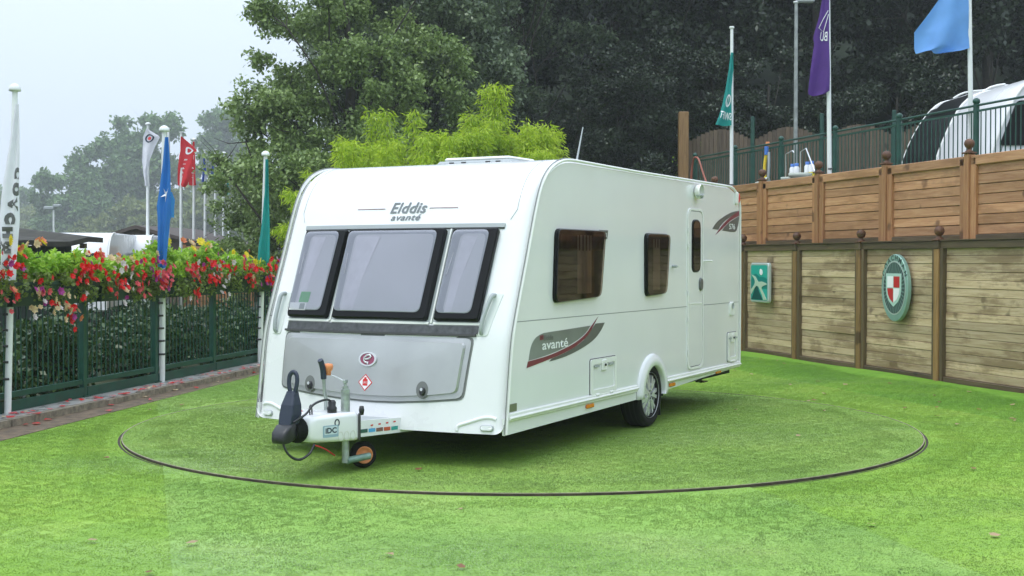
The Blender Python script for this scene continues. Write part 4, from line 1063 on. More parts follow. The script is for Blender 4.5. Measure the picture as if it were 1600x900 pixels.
ust = shared('stile', MB().box((-.058, -.035, 0), (.058, .04, 1.055), .008), W_UPV)
utop = shared('rail', MB().box((-WSP / 2 + .055, -.035, -.062), (WSP / 2 - .055, .04, .062), .008), W_UP)
ubot = shared('rail', MB().box((-WSP / 2 + .165, -.030, -.03), (WSP / 2 - .165, .04, .03), .006), W_LOWF)
upost = shared('post', MB().box((-.05, -.065, 1.855), (.05, .05, 2.965), .01), W_UPV)
ucap = shared('post_cap', MB().box((-.068, -.085, 0), (.068, .06, .02), .006), W_BALL)
ubk = shared('backing_board', MB().box((-WSP / 2, .045, 1.855), (WSP / 2, .07, 2.90)), W_LOWF)
for k in range(K0, K1):
    x = (k + .5) * WSP
    inst('rail', utop, upw, (x, 0, 2.875)); inst('rail', ubot, upw, (x, 0, 1.895)); inst('backing_board', ubk, upw, (x, 0, 0))
    for s_ in (-1, 1): inst('stile', ust, upw, (x + s_ * (WSP / 2 - .110), 0, 1.757 + .1))
    for j in range(7): inst('board', uboard, upw, (x, .018 + rnd.uniform(-.004, .004), 1.925 + UH * (j + .5)), (rnd.uniform(-.06, 0), 0, rnd.uniform(-.001, .001)))
for k in range(K0, K1 + 1):
    p = inst('post', upost, upw, (k * WSP, 0, 0)); inst('post_cap', ucap, p, (0, 0, 2.966)); inst('ball_finial', ball_me, p, (0, -.01, 2.985))

# signs on the lower wall
def sign_fn(t, z, off): return lambda a, b, o: (t + a, -off - o, z + b)
TEALS = [mat('sign_teal_deep', (.002, .075, .070), .45, spec=.3), mat('sign_teal_mid', (.004, .20, .175), .45, spec=.3), mat('sign_teal_light', (.02, .36, .29), .45, spec=.3)]
SILV = mat('sign_silver', (.50, .58, .55), .3, metal=.3); PALE = mat('sign_pale_green', (.45, .58, .45), .35)
s1 = thing('teal_sign', 'rectangular teal sign with a pale leaping bird emblem on the timber wall', 'sign', (*wall_pt(.79, 0), 0), W_ROT)
f1 = sign_fn(0, 1.22, .055); rp = rrect(-.335, .335, -.335, .335, .05)
plate(rp, f1, 0, .05, .015, 2).build('sign_back', SILV, s1, fix=True)
ip = rrect(-.295, .295, -.295, .295, .03)
plate(ip, f1, .05, .052, 0, 2).build('sign_sky', TEALS[2], s1, fix=True)
MB().prism(catmull([(-.29, .04), (-.2, .13), (-.10, .15), (.02, .10), (.15, .10), (.29, .07)], 4) + [(.29, -.10), (-.29, -.10)], .0522, .0530, f1).build('sign_hill', TEALS[1], s1, fix=True)
MB().prism([(-.27, -.285), (-.10, -.03), (.14, -.285)], .0545, .0553, f1).build('sign_field', TEALS[0], s1, fix=True)
MB().prism(catmull([(-.27, .135), (-.12, .10), (-.02, .02), (.12, .02), (.285, -.01)], 4) + catmull([(.285, -.03), (.17, -.05), (.10, -.09), (.20, -.19), (.285, -.28)], 4)[0:] + [(.17, -.285)] + catmull([(.12, -.20), (-.06, -.05), (-.27, -.20)], 4) + [(-.285, -.15)] + catmull([(-.285, -.12), (-.15, -.02), (-.16, .06), (-.27, .135)], 4)[:-1], .0555, .060, f1).build('sign_bird', PALE, s1, fix=True)
plate(rpoly([(.02, .16), (.08, .12), (.14, .15), (.12, .22), (.04, .24)], .03), f1, .0532, .058, 0, 1).build('sign_head', WHITEP, s1, fix=True)
MB().prism([(-.285, -.19), (-.27, -.285), (-.285, -.285)], .0535, .054, f1).build('sign_corner', TEALS[0], s1, fix=True)
s2 = thing('oval_sign', 'oval silver-green crest sign with red and white shield on the timber wall', 'sign', (*wall_pt(WSP * 2.52, 0), 0), W_ROT)
f2 = sign_fn(0, 1.215, .035)
EL = [mat('sign_rim_green', (.26, .42, .36), .3, metal=.3, var=.2, vscale=2), mat('sign_ray_dark', (.035, .06, .055), .4), mat('sign_ray_light', (.12, .20, .18), .4), mat('sign_red', (.50, .025, .03), .35)]
plate(ellipse(0, 0, .325, .465, 48), f2, 0, .055, .008, 2).build('sign_back', EL[0], s2, fix=True)
plate(ellipse(0, 0, .275, .375, 48), f2, .055, .060, 0, 2).build('sign_ring', SILV, s2, fix=True)
plate(ellipse(0, 0, .26, .355, 48), f2, .0602, .062, 0, 2).build('sign_field', EL[1], s2, fix=True)
mb = MB()
for k in range(36):
    a = 2 * math.pi * k / 36; da = .035
    mb.prism([(.15 * math.cos(a - da), .2 * math.sin(a - da)), (.255 * math.cos(a - da), .35 * math.sin(a - da)), (.255 * math.cos(a + da), .35 * math.sin(a + da)), (.15 * math.cos(a + da), .2 * math.sin(a + da))], .062, .063, f2)
mb.build('sign_rays', EL[2], s2, fix=True)
def shield(s_): return [(-.185 * s_, .20 * s_), (.185 * s_, .20 * s_), (.185 * s_, -.02 * s_)] + [(x * s_, z * s_) for x, z in ((.165, -.11), (.11, -.19), (0, -.26), (-.11, -.19), (-.165, -.11))] + [(-.185 * s_, -.02 * s_)]
plate(shield(1), f2, .0632, .070, 0, 1).build('shield_edge', mat('sign_mint', (.42, .60, .52), .35), s2, fix=True)
sh = shield(.80)
def clipx(poly, a, b, c): return clip_half(poly, Vector((a, b)), c)
for sx in (-1, 1):
    for sz in (-1, 1):
        q = clipx(clipx(sh, -sx, 0, -.006), 0, -sz, (-.006 if sz > 0 else -.006))
        red = (sx > 0) == (sz > 0)
        MB().prism(q, .0702, .073, f2).build('shield_quarter', EL[3] if red else WHITEP, s2, fix=True)
word = 'COACHMAN'
for k, ch in enumerate(word):
    th = R(152 - 17.7 * k); ca, cb = .298 * math.cos(th), .418 * math.sin(th); tilt = th - math.pi / 2
    text_part('lettering', ch, EL[1], s2, (lambda ca, cb, tl: (lambda a, b, o: f2(ca + a * math.cos(tl) - b * math.sin(tl), cb + a * math.sin(tl) + b * math.cos(tl), .0565)))(ca, cb, tilt), .10, 0, .003)

# ---- terrace railing
ROFF = 1.19
rail = thing('terrace_railing', 'green painted steel railing along the terrace above the timber walls', 'railing', (*wall_pt(0, ROFF), 0), W_ROT)
RT0 = -5.0
def railing(parent, t0, nspan, span, zb, ztop, nb, ball=True):
    bar = shared('bar', MB().tube([(0, 0, max(zb + .07, ztop - 1.15)), (0, 0, ztop - .14)], .0095, 6), GREENF)
    pst = shared('post', MB().tube([(0, 0, zb - .02), (0, 0, ztop - .04)], .042, 12), GREENF)
    bl = shared('post_ball', MB().lathe([(0, -.05), (.03, -.045), (.048, -.02), (.052, 0), (.045, .025), (.02, .045), (0, .05)], 14), GREENF)
    hr = shared('top_rail', MB().tube([(0, 0, ztop - .06), (span, 0, ztop - .06)], .017, 8), GREENF)
    mr = shared('mid_rail', MB().box((.04, -.012, ztop - .155), (span - .04, .012, ztop - .125)), GREENF)
    br = shared('bottom_rail', MB().box((.04, -.014, ztop - 1.17), (span - .04, .014, ztop - 1.13)), GREENF)
    for k in range(nspan + 1):
        p = inst('post', pst, parent, (t0 + k * span, 0, 0))
        if ball: inst('post_ball', bl, p, (0, 0, ztop))
        if k == nspan: break
        for m_ in (hr, mr, br): inst(m_.name.split('.')[0], m_, parent, (t0 + k * span, 0, 0))
        for j in range(nb): inst('bar', bar, parent, (t0 + k * span + span * (j + 1) / (nb + 1), 0, 0))
railing(rail, -4.70, 9, 1.904, TZ, 3.83, 17)

# ================================================================ LEFT RAILING, PLANTERS
lf = thing('garden_railing', 'dark green steel railing on the concrete plinth left of the lawn', 'railing', (*fence_pt(0), 0), math.atan2(FD.y, FD.x))
SP = 1.735; T0 = -3 * SP - .12; NS = 9
bar = shared('bar', MB().box((-.0055, -.0055, .24), (.0055, .0055, 1.22)), GREENF)
pst = shared('post', MB().box((-.038, -.03, .05), (.038, .03, 1.36), .006), GREENF)
fl = shared('base_flange', MB().box((-.07, -.06, .054), (.07, .06, .066)), GREENF)
for k in range(NS + 1):
    p = inst('post', pst, lf, (T0 + k * SP, 0, 0)); inst('base_flange', fl, p)
    if k == NS: break
    x0 = T0 + k * SP
    MB().box((x0 + .04, -.02, .195), (x0 + SP - .04, .02, .255), .004).build('bottom_rail', GREENF, lf)
    MB().box((x0 + .04, -.018, 1.20), (x0 + SP - .04, .018, 1.25), .004).build('top_rail', GREENF, lf)
    MB().box((x0 + .04, -.035, .056), (x0 + SP - .04, -.008, .165), .004).build('kick_plate', GREENF, lf)
    for j in range(16): inst('bar', bar, lf, (x0 + SP * (j + 1) / 17, 0, 0))

def disc_flower(n=7, r=.03, cup=.3, layers=2):
    mb = MB(); 
    for l in range(layers):
        rr = r * (1 - .35 * l)
        for k in range(n):
            a = 2 * math.pi * (k + .5 * l) / n; w = math.pi / n * 1.15
            z1 = rr * (cup + .35 * l); 
            mb.add([(0, 0, .004 * l), (rr * .7 * math.cos(a - w), rr * .7 * math.sin(a - w), z1 * .6), (rr * math.cos(a), rr * math.sin(a), z1), (rr * .7 * math.cos(a + w), rr * .7 * math.sin(a + w), z1 * .6)], [(0, 1, 2, 3)])
    return mb
BL = {nm: shared('blossom', disc_flower(6, .042, .45, 3), m_) for nm, m_ in (('red', P_RED), ('pink', P_PINK), ('cream', P_CREAM), ('mag', P_MAG), ('white', P_WHITE), ('org', P_ORG), ('pur', P_PUR))}
BL['yel'] = shared('blossom', disc_flower(9, .050, .15, 2), P_YEL)
FROT = math.atan2(FD.y, FD.x)
def planter(k):
    x0 = T0 + k * SP
    where = ['just outside the frame', 'left of the white flag', 'just right of the white flag', 'just left of the blue flag', 'right of the blue flag', 'beside the teal flag', 'half hidden by the caravan', '', ''][k]
    t = thing('planter_trough', 'dark green trough planter on the railing ' + where, 'planter', (*fence_pt(x0 + SP / 2), 0), FROT, 'trough planters along the railing')
    mb = MB(); a = SP / 2 - .02
    # open trough: tapered walls with a rim
    for (y0, y1) in ((-.05, .25),):
        vs = []
        for (sx, sy, z) in ((1, 0, 1.13), (1, 0, 1.36)):
            i = .03 if z < 1.2 else 0
            vs += [(-a + i, -.23 + i, z), (a - i, -.23 + i, z), (a - i, .06 - i * .2, z), (-a + i, .06 - i * .2, z)]
        mb.add(vs, [(0, 3, 2, 1), (0, 1, 5, 4), (1, 2, 6, 5), (2, 3, 7, 6), (3, 0, 4, 7)])
    mb.build('trough', GREENT, t)
    ringplate([(-a - .012, -.242), (a + .012, -.242), (a + .012, .072), (-a - .012, .072)], [(-a + .02, -.21), (a - .02, -.21), (a - .02, .04), (-a + .02, .04)], lambda p, q, o: (p, q, 1.345 + o), 0, .03).build('rim', GREENT, t, fix=True)
    MB().box((-a + .01, -.222, 1.30), (a - .01, .05, 1.325)).build('soil', EARTH, t)
    return t
def bedding(k, half, cols, yellow, label, seed):
    g = np.random.default_rng(seed); rr = random.Random(seed)
    xc = T0 + k * SP + SP * (.27 if half == 0 else .75)
    t = thing('flowering_plant', label, 'flowers', (*fence_pt(xc), 1.30), FROT, 'bedding plants in the railing planters')
    # upright leafy mound + trailing skirt on the lawn side (-y is lawn side in this frame)
    n1, n2 = 2100, 420
    hgt = rr.uniform(.24, .48)
    P = np.empty((n1, 3)); cl = g.integers(0, 9, n1); cc = np.c_[g.uniform(-.40, .40, 9), g.uniform(-.22, .06, 9), g.uniform(.06, hgt, 9)]
    d = g.normal(size=(n1, 3)); d /= np.linalg.norm(d, axis=1)[:, None]
    P = cc[cl] + d * (g.uniform(.3, 1, n1) ** .5)[:, None] * np.array([.13, .12, .12]); 
    V = leaf_quads(P, .062, .042, g, up=.6)
    quads_mesh('foliage', V, 4, L_BED, t)
    nc = 10; cc = np.c_[g.uniform(-.46, .46, nc), g.uniform(-.30, -.20, nc), g.uniform(-.10, .14, nc)]
    cl = g.integers(0, nc, n2); d = g.normal(size=(n2, 3)); d /= np.linalg.norm(d, axis=1)[:, None]
    P = cc[cl] + d * (g.uniform(.2, 1, n2) ** .6)[:, None] * np.array([.11, .07, .12])
    V = leaf_quads(P, .055, .034, g, up=.3, droop=.4)
    quads_mesh('trailing_foliage', V, 4, L_BED2, t)
    def bl(col, x, y, z, s_=1):
        inst('blossom', BL[col], t, (x, y, z), (R(rr.uniform(40, 115)), R(rr.uniform(-35, 35)), R(rr.uniform(-30, 30))), (s_, s_, s_ * rr.uniform(.8, 1.4)))
    nb = 50
    cxs = [(rr.uniform(-.42, .42), rr.uniform(-.28 if k == 3 else -.13, .28), rr.choice(cols)) for _ in range(7)]
    for _ in range(nb):
        c = rr.choice(cxs); col = c[2] if rr.random() < .75 else rr.choice(('cream', 'pink', 'mag', 'white', 'org', 'red'))
        bl(col, c[0] + rr.gauss(0, .085), rr.uniform(-.40, -.31), c[1] + rr.gauss(0, .07), rr.uniform(.6, 1.2))
    for _ in range(yellow):
        bl(rr.choice(('yel', 'yel', 'cream', 'org')), rr.uniform(-.42, .42), rr.uniform(-.28, -.05), hgt + rr.uniform(-.02, .09), rr.uniform(.95, 1.45))
    for _ in range(3):
        bl(rr.choice(cols), rr.uniform(-.42, .42), rr.uniform(-.30, -.2), rr.uniform(.1, .22), rr.uniform(.7, 1.0))
    return t
spots = {1: ('left of the white flag', 'right behind the white flag'), 2: ('just right of the white flag', 'in front of the dark shed'), 3: ('below the first parked white caravan', 'just left of the blue flag'),
         4: ('just right of the blue flag', 'below the far red flags'), 5: ('left of the teal flag', 'at the foot of the teal flag'), 6: ('beside the caravan front corner', 'behind the caravan front corner')}
colsets = {(1, 0): ('red', 'pink'), (1, 1): ('red', 'cream'), (2, 0): ('cream', 'pur', 'cream'), (2, 1): ('red', 'red', 'pink'), (3, 0): ('mag', 'cream', 'red'), (3, 1): ('red', 'pink', 'red'),
           (4, 0): ('pink', 'red', 'white'), (4, 1): ('pink', 'red', 'mag'), (5, 0): ('red', 'red', 'pink'), (5, 1): ('red', 'red', 'white'), (6, 0): ('red', 'pink'), (6, 1): ('red', 'mag')}
desc = {'red': 'red', 'pink': 'pink', 'cream': 'cream', 'mag': 'magenta', 'white': 'white', 'pur': 'purple', 'org': 'orange'}
for k in range(1, 7):
    planter(k)
    for h in (0, 1):
        cs = colsets[(k, h)]; names = list(dict.fromkeys(desc[c] for c in cs))
        bedding(k, h, cs, 9 if (k, h) in ((2, 0), (2, 1), (3, 0)) else 5, '%s blossoms trailing from green mound %s' % (' and '.join(names), spots[k][h]), 100 + k * 2 + h)
# petals fallen on the plinth and turf edge
g = np.random.default_rng(5)
def litter(name, label, cat, P, size, material):
    n = len(P); a = g.uniform(0, 6.28, n); s_ = size * g.uniform(.6, 1.4, n)
    V = np.empty((n, 5, 3))
    for q in range(5):
        th = a + q * 1.2566; rr_ = s_ * (.7 + .5 * g.uniform(size=n)); V[:, q, 0] = P[:, 0] + rr_ * np.cos(th); V[:, q, 1] = P[:, 1] + rr_ * np.sin(th); V[:, q, 2] = P[:, 2] + g.uniform(.002, .016, n)
    o = quads_mesh(name, V.reshape(-1, 3), 5, material); tag(o, label, cat, kind='stuff'); return o
def fp(n, zf):
    t_ = g.uniform(-.4, 6.8, n); d_ = g.normal(.36, .13, n); return np.array([(*fence_pt(a, b), zf(b)) for a, b in zip(t_, d_)])
zf = lambda b: .058 if b < .355 else (.072 if b < .46 else .004)
litter('fallen_petals', 'red begonia petals fallen along the kerb', 'petals', fp(60, zf), .040, P_RED)
litter('fallen_petals', 'pink petals fallen along the kerb', 'petals', fp(26, zf), .034, P_PINK)
litter('fallen_petals', 'pale cream petals and leaves fallen along the kerb', 'petals', fp(24, zf), .03, P_CREAM)
pts = []
while len(pts) < 210:
    t_, d_ = g.uniform(-4, 17), -g.uniform(.3, 14)
    x, y = wall_pt(t_, d_)
    if abs(d_) > 4.5 and g.random() < .72: continue
    if (x - TC[0]) ** 2 + (y - TC[1]) ** 2 < (TR + .1) ** 2: 
        if g.random() < .7: continue
        pts.append((x, y, .024)); continue
    pts.append((x, y, .006))
pts = np.array(pts)
litter('fallen_leaves', 'small brown autumn leaves scattered over the turf', 'leaves', pts[::2], .032, petal('leaf_brown', (.30, .13, .06)))
litter('fallen_leaves', 'small pale tan leaves scattered over the turf', 'leaves', pts[1::2], .028, petal('leaf_tan', (.52, .33, .20)))

# ================================================================ FLAGPOLES AND FLAGS
def flagpole(label, x, y, z0, ztop, r, lean=(0, 0), ties=(), group=None, dome=True, mat_=None):
    t = thing('flagpole', label, 'flagpole', (x, y, z0), 0, group); h = ztop - z0
    MB().tube([(0, 0, 0), (lean[0] * .5, lean[1] * .5, h * .5), (lean[0], lean[1], h)], [r, r * .95, r * .8], 14).build('pole', mat_ or POLEW, t)
    if dome: MB().lathe([(r * .8, -.01), (r * 1.7, -.008), (r * 1.75, .012), (r * 1.5, .04), (r * .8, .062), (0, .07)], 16, 'z', (lean[0], lean[1], h)).build('cap', POLEW, t)
    else: MB().lathe([(r * .8, -.03), (r * 1.3, -.025), (r * 1.3, .012), (0, .02)], 12, 'z', (lean[0], lean[1], h)).build('cap', POLEW, t)
    for z in ties: MB().lathe([(r * 1.02, -.012), (r * 1.22, -.012), (r * 1.22, .012), (r * 1.02, .012)], 12, 'z', (0, 0, z)).build('tie_band', SEAM, t)
    return t
def clothmat(name, c, trans=.3):
    m, nt, b = nodes_of(name); b.inputs['Base Color'].default_value = (*c, 1); b.inputs['Roughness'].default_value = .7
    w = nt.nodes.new('ShaderNodeTexWave'); w.inputs['Scale'].default_value = 90; w.inputs['Distortion'].default_value = 1
    f = noise(nt, 3, 3, coords(nt)); c2 = ramp(nt, f, [(.3, [x * .86 for x in c]), (.7, [min(1, x * 1.06) for x in c])]); nt.links.new(c2, b.inputs['Base Color'])
    tr = nt.nodes.new('ShaderNodeBsdfTranslucent'); nt.links.new(c2, tr.inputs[0]); mx = nt.nodes.new('ShaderNodeMixShader'); mx.inputs[0].default_value = trans
    o = nt.nodes['Material Output']; nt.links.new(b.outputs[0], mx.inputs[1]); nt.links.new(tr.outputs[0], mx.inputs[2]); nt.links.new(mx.outputs[0], o.inputs[0]); return m
C_WHITE, C_BLUE, C_TEAL = clothmat('cloth_white', (.84, .84, .88)), clothmat('cloth_blue', (.03, .19, .56)), clothmat('cloth_teal', (.01, .30, .27))
C_RED, C_PURP, C_SKY, C_NAVY = clothmat('cloth_red', (.70, .03, .04)), clothmat('cloth_purple', (.10, .035, .24)), clothmat('cloth_sky_blue', (.17, .40, .80)), clothmat('cloth_navy', (.05, .10, .38))
def flag(label, x, y, rows, material, folds=2.0, amp=.05, seed=0, nc=14, nr=34, drift=0.0, turn=0.0):
    """rows: (z, left, right) outline across the picture from top to bottom; cloth is pleated in depth"""
    rr = random.Random(seed); zs = [r_[0] for r_ in rows]; ph = rr.uniform(0, 6)
    def fn(s, t, off=0.0):
        z = zs[0] + (zs[-1] - zs[0]) * t
        k = np.interp(-z, [-q for q in zs], [q[1] for q in rows]); kr = np.interp(-z, [-q for q in zs], [q[2] for q in rows])
        xx = float(k + (kr - k) * s)
        dy = amp * (math.sin(folds * 2 * math.pi * s + ph + 2.2 * t) + .45 * math.sin(7.3 * s + 9 * t + ph)) * (.35 + .65 * t) + drift * s
        return (xx * math.cos(turn) - 0 * dy, dy + xx * math.sin(turn) - off, z - zs[-1] + .012 * math.sin(5 * s + ph) * (1 if t > .9 else 0))
    t_ = thing('flag', label, 'flag', (x, y, zs[-1]))
    vs = [fn(i / nc, j / nr) for j in range(nr + 1) for i in range(nc + 1)]
    MB().add(vs, [(j * (nc + 1) + i, j * (nc + 1) + i + 1, (j + 1) * (nc + 1) + i + 1, (j + 1) * (nc + 1) + i) for j in range(nr) for i in range(nc)], True).build('cloth', material, t_)
    return t_, fn
tie = (.35, .52, .68, .84, 1.0)
GP = 'tall flagpoles along the garden railing'
pA, pB, pC = (-5.066, 12.769), (-4.45, 16.166), (-3.807, 19.21)
flagpole('white flagpole with domed cap left of the flower troughs', *pA, .056, pz(142, 12.77), .034, (.10, 0), tie, GP)
flagpole('white flagpole carrying the limp royal blue flag', *pB, .056, pz(205, 16.17), .038, (.05, 0), tie, GP)
flagpole('white flagpole carrying the folded teal flag by the caravan', *pC, .056, pz(243, 19.2), .036, (.10, 0), tie, GP)
def prow(D, pole_x, lst, y_to_z=True): return [(pz(y, D), (l - pole_x) / FPX * D, (r_ - pole_x) / FPX * D) for y, l, r_ in lst]
DA = pA[1]; xA = 800 + FPX * pA[0] / DA
fA, fnA = flag('limp white flag with dark rotated lettering on the left flagpole', pA[0], DA - .10, prow(DA, xA, [(165, 32, 38), (200, 26, 39), (240, 20, 39), (300, 10, 37), (345, 5, 37), (400, 8, 32), (430, 5, 31), (455, 4, 28)]), C_WHITE, 1.6, .022, 3)
for q, (ch, tt_) in enumerate((('C', .37), ('O', .455), ('A', .535), ('C', .61), ('H', .685), ('M', .765), ('A', .85))):
    sc_ = .86 - .10 * q if q > 1 else .93 - .05 * q
    text_part('lettering', ch, CHAR, fA, (lambda s0, t0: (lambda a, b, o: fnA(max(.02, min(.99, s0 - b * 4.2 + a * .2)), t0 + a * .52, .006)))(max(.22, sc_), tt_), .145, .0, .016)
DB = pB[1]; xB = 800 + FPX * pB[0] / DB
fB, fnB = flag('limp royal blue flag with white star mark, hanging on its pole', pB[0], DB - .11, prow(DB, xB, [(216, 262, 268), (260, 258, 271), (300, 253, 271), (322, 249, 271), (345, 250, 269), (400, 250, 264), (418, 251, 262)]), C_BLUE, 1.7, .03, 8)
for ang in range(5):
    a = ang * 2 * math.pi / 5 + .3
    def sp_(q, w): return fnB(.62 + (q * math.cos(a) - w * math.sin(a)) * .42, .44 + (q * math.sin(a) + w * math.cos(a)) * .06, .008)
    MB().add([sp_(0, -.18), sp_(1, 0), sp_(0, .18)], [(0, 1, 2)]).build('star_ray', WHITEP, fB)
flag('pale blue tail of a second flag behind the royal blue flag', pB[0], DB + .06, prow(DB, xB, [(300, 252, 268), (312, 248, 272), (326, 249, 271), (341, 262, 270)]), clothmat('cloth_mid_blue', (.05, .28, .62)), 1.2, .02, 5)
DC = pC[1]; xC = 800 + FPX * pC[0] / DC
flag('narrow folded teal flag on the pole beside the caravan', pC[0], DC - .10, prow(DC, xC, [(250, 417, 422), (300, 416, 423), (350, 411, 424), (385, 406, 424), (405, 405, 424), (417, 409, 420)]), C_TEAL, 1.4, .03, 4)
# far row
far = [(230, 195, 'white', 'leftmost'), (262, 201, 'none', ''), (282, 207, 'red', ''), (302, 219, 'red', ''), (319.5, 235, 'navy', ''), (335.5, 234, 'navy', ''), (348.5, 240, 'teal', ''), (357, 246, 'teal', '')]
GF = 'far row of flagpoles beyond the shed'
flab = {230: 'far white flagpole with the white flag', 282: 'far white flagpole with the large red flag', 302: 'far white flagpole with the narrow red flag', 319.5: 'far white flagpole with the left navy flag',
        335.5: 'far white flagpole with the right navy flag', 348.5: 'far white flagpole with the left small teal flag', 357: 'far white flagpole with the right small teal flag', 262: 'far white flagpole mostly hidden behind the blue flag'}
for i, (x, y, c, w_) in enumerate(far):
    D = 41 + i * 2.0; X = px(x, D); zt = pz(y, D)
    flagpole(flab[x], X, D, -.06, zt, .055, (.06, 0), (), GF, dome=(i % 3 == 0))
    xx = px(x, D) + .0
    def rows(l): return prow(D, x, l)
    if x == 230:
        fl_, fn_ = flag('far white flag with round emblem, first in the far row', X, D - .07, rows([(202, 231, 232), (214, 226, 252), (230, 225, 244), (250, 224, 236), (270, 225, 233), (285, 227, 235), (291, 227, 236)]), C_WHITE, 1.2, .06, 2)
        o = ringplate(ellipse(0, 0, .30, .075, 20), ellipse(0, 0, .20, .052, 20), lambda a, b, o: fn_(.42 + a, .17 + b, .012 + o), 0, .004).build('emblem_ring', NAVYP, fl_)
        plate(ellipse(.0, .0, .12, .03, 12), lambda a, b, o: fn_(.42 + a, .17 + b, .012 + o), 0, .004, 0, 1).build('emblem_dot', REDM, fl_)
    elif x == 282:
        fl_, fn_ = flag('far large red flag with white lettering flying right', X, D - .07, rows([(214, 285, 286), (226, 284, 300), (236, 284, 310), (244, 282, 304), (262, 280, 300), (280, 279, 298), (289, 279, 294), (293, 284, 290)]), C_RED, 1.0, .05, 6)
        for q, ch in enumerate('Elddis'): text_part('lettering', ch, WHITEP, fl_, (lambda s0, t0: (lambda a, b, o: fn_(max(.02, min(.98, s0 + b * .55 - a * .1)), t0 - a * -.13, .015)))(.50 - .05 * q, .46 + .082 * q), .55, 0, .01)
        ringplate(ellipse(0, 0, .24, .075, 18), ellipse(0, 0, .13, .042, 18), lambda a, b, o: fn_(.55 + a, .28 + b, .012 + o), 0, .004).build('emblem_ring', WHITEP, fl_)
    elif x == 302:
        fl_, fn_ = flag('far narrow red flag just right of the large red one', X, D - .07, rows([(222, 303, 306), (250, 300, 307), (275, 297, 307), (290, 297, 308)]), C_RED, 1.4, .05, 7)
        for q in range(3): text_part('lettering', 'ddi'[q], WHITEP, fl_, (lambda t0: (lambda a, b, o: fn_(max(.02, min(.98, .55 + b * .9)), t0 + a * .14, .015)))(.60 + .11 * q), .5, 0, .01)
    elif c == 'navy':
        flag('far small navy flag, %s of the two' % ('left' if i == 4 else 'right'), X, D - .07, rows([(244, x, x + 2), (262, x - 1, x + 4), (285, x - 3, x + 5)] if i == 4 else [(246, x - 1, x + 1), (270, x - 4, x + 1), (280, x - 4, x + 1)]), C_NAVY, 1.2, .04, i)
    elif c == 'teal':
        flag('far small teal flag, %s of the two' % ('left' if i == 6 else 'right'), X, D - .07, rows([(252, x, x + 2), (280, x - 1, x + 3), (305, x - 1, x + 3)]), C_TEAL, 1.2, .04, i)

# terrace flags
GT = 'flagpoles on the terrace'
def terr(label, x, y, D, xb, r=.036): 
    X0 = px(xb, D); return flagpole(label, X0, D, TZ, pz(y, D), r, (px(x, D) - X0, 0), (.25, .5, .8), GT, dome=False), X0
_, X1 = terr('short white terrace flagpole with the teal flag', 1142, 44, 24.6, 1142.5)
f_, fn_ = flag('teal flag with white shield crest hanging left of its pole', px(1142, 24.6), 24.55, prow(24.6, 1142, [(84, 1140, 1144), (110, 1137, 1144), (140, 1132, 1141), (165, 1127, 1141), (185, 1121, 1141), (197, 1116, 1141)]), C_TEAL, 1.2, .03, 3)
ringplate(ellipse(0, 0, .30, .055, 18), ellipse(0, 0, .21, .04, 18), lambda a, b, o: fn_(.62 + a - b * 1.2, .66 + b * 1.6, .01 + o), 0, .004).build('crest', WHITEP, f_)
MB().add([fn_(.62, .60, .012), fn_(.68, .60, .012), fn_(.60, .75, .012), fn_(.54, .75, .012)], [(0, 1, 2, 3)]).build('crest_bar', WHITEP, f_)
text_part('lettering', 'SWIFT', WHITEP, f_, lambda a, b, o: fn_(max(.02, min(.98, .52 - a * 2.0)), .865 - b * .8 - a * .08, .012), .17, 0, .002)
_, X2 = terr('tall white terrace flagpole with the purple flag', 1291, -60, 20.3, 1296)
f_, fn_ = flag('purple flag with thin white emblem hanging left of its pole', px(1293, 20.3), 20.25, prow(20.3, 1293, [(-45, 1289, 1291), (0, 1281, 1292), (30, 1276, 1292), (62, 1267, 1292), (70, 1269, 1292), (110, 1263, 1293), (145, 1259, 1293), (150, 1260, 1285)]), C_PURP, 1.1, .03, 9)
text_part('lettering', 'BU', WHITEP, f_, lambda a, b, o: fn_(max(.02, min(.98, .66 - a * 3)), .535 - b * .8, .012), .13, 0, .001)
MB().tube([fn_(.88, .33, .012), fn_(.45, .40, .012), fn_(.22, .47, .012), fn_(.62, .50, .012), fn_(.92, .36, .012)], .006, 5).build('emblem_line', WHITEP, f_)
_, X3 = terr('tall white terrace flagpole with the light blue flag', 1510, -60, 18.2, 1518)
flag('light blue flag blown out to the left of its pole', px(1511, 18.2), 18.15, prow(18.2, 1511, [(-50, 1470, 1510), (0, 1464, 1509), (25, 1446, 1509), (52, 1426, 1510), (62, 1427, 1510), (78, 1428, 1510), (84, 1430, 1470)]), C_SKY, 1.3, .07, 2, nc=22)
t = flagpole('slim grey lamp post among the dark trees', px(1242, 30), 30, TZ, pz(5, 30), .05, (0, 0), (), None, dome=False, mat_=mat('lamp_post_grey', (.30, .32, .30), .5, metal=.4, var=.3, vscale=6))
t.name = 'lamp_post'; t['category'] = 'lamp post'
mb = MB(); mb.box((0, -.08, pz(5, 30) - TZ - .02), (.42, .08, pz(5, 30) - TZ + .10), .03); mb.build('lamp_head', GREYP, t)
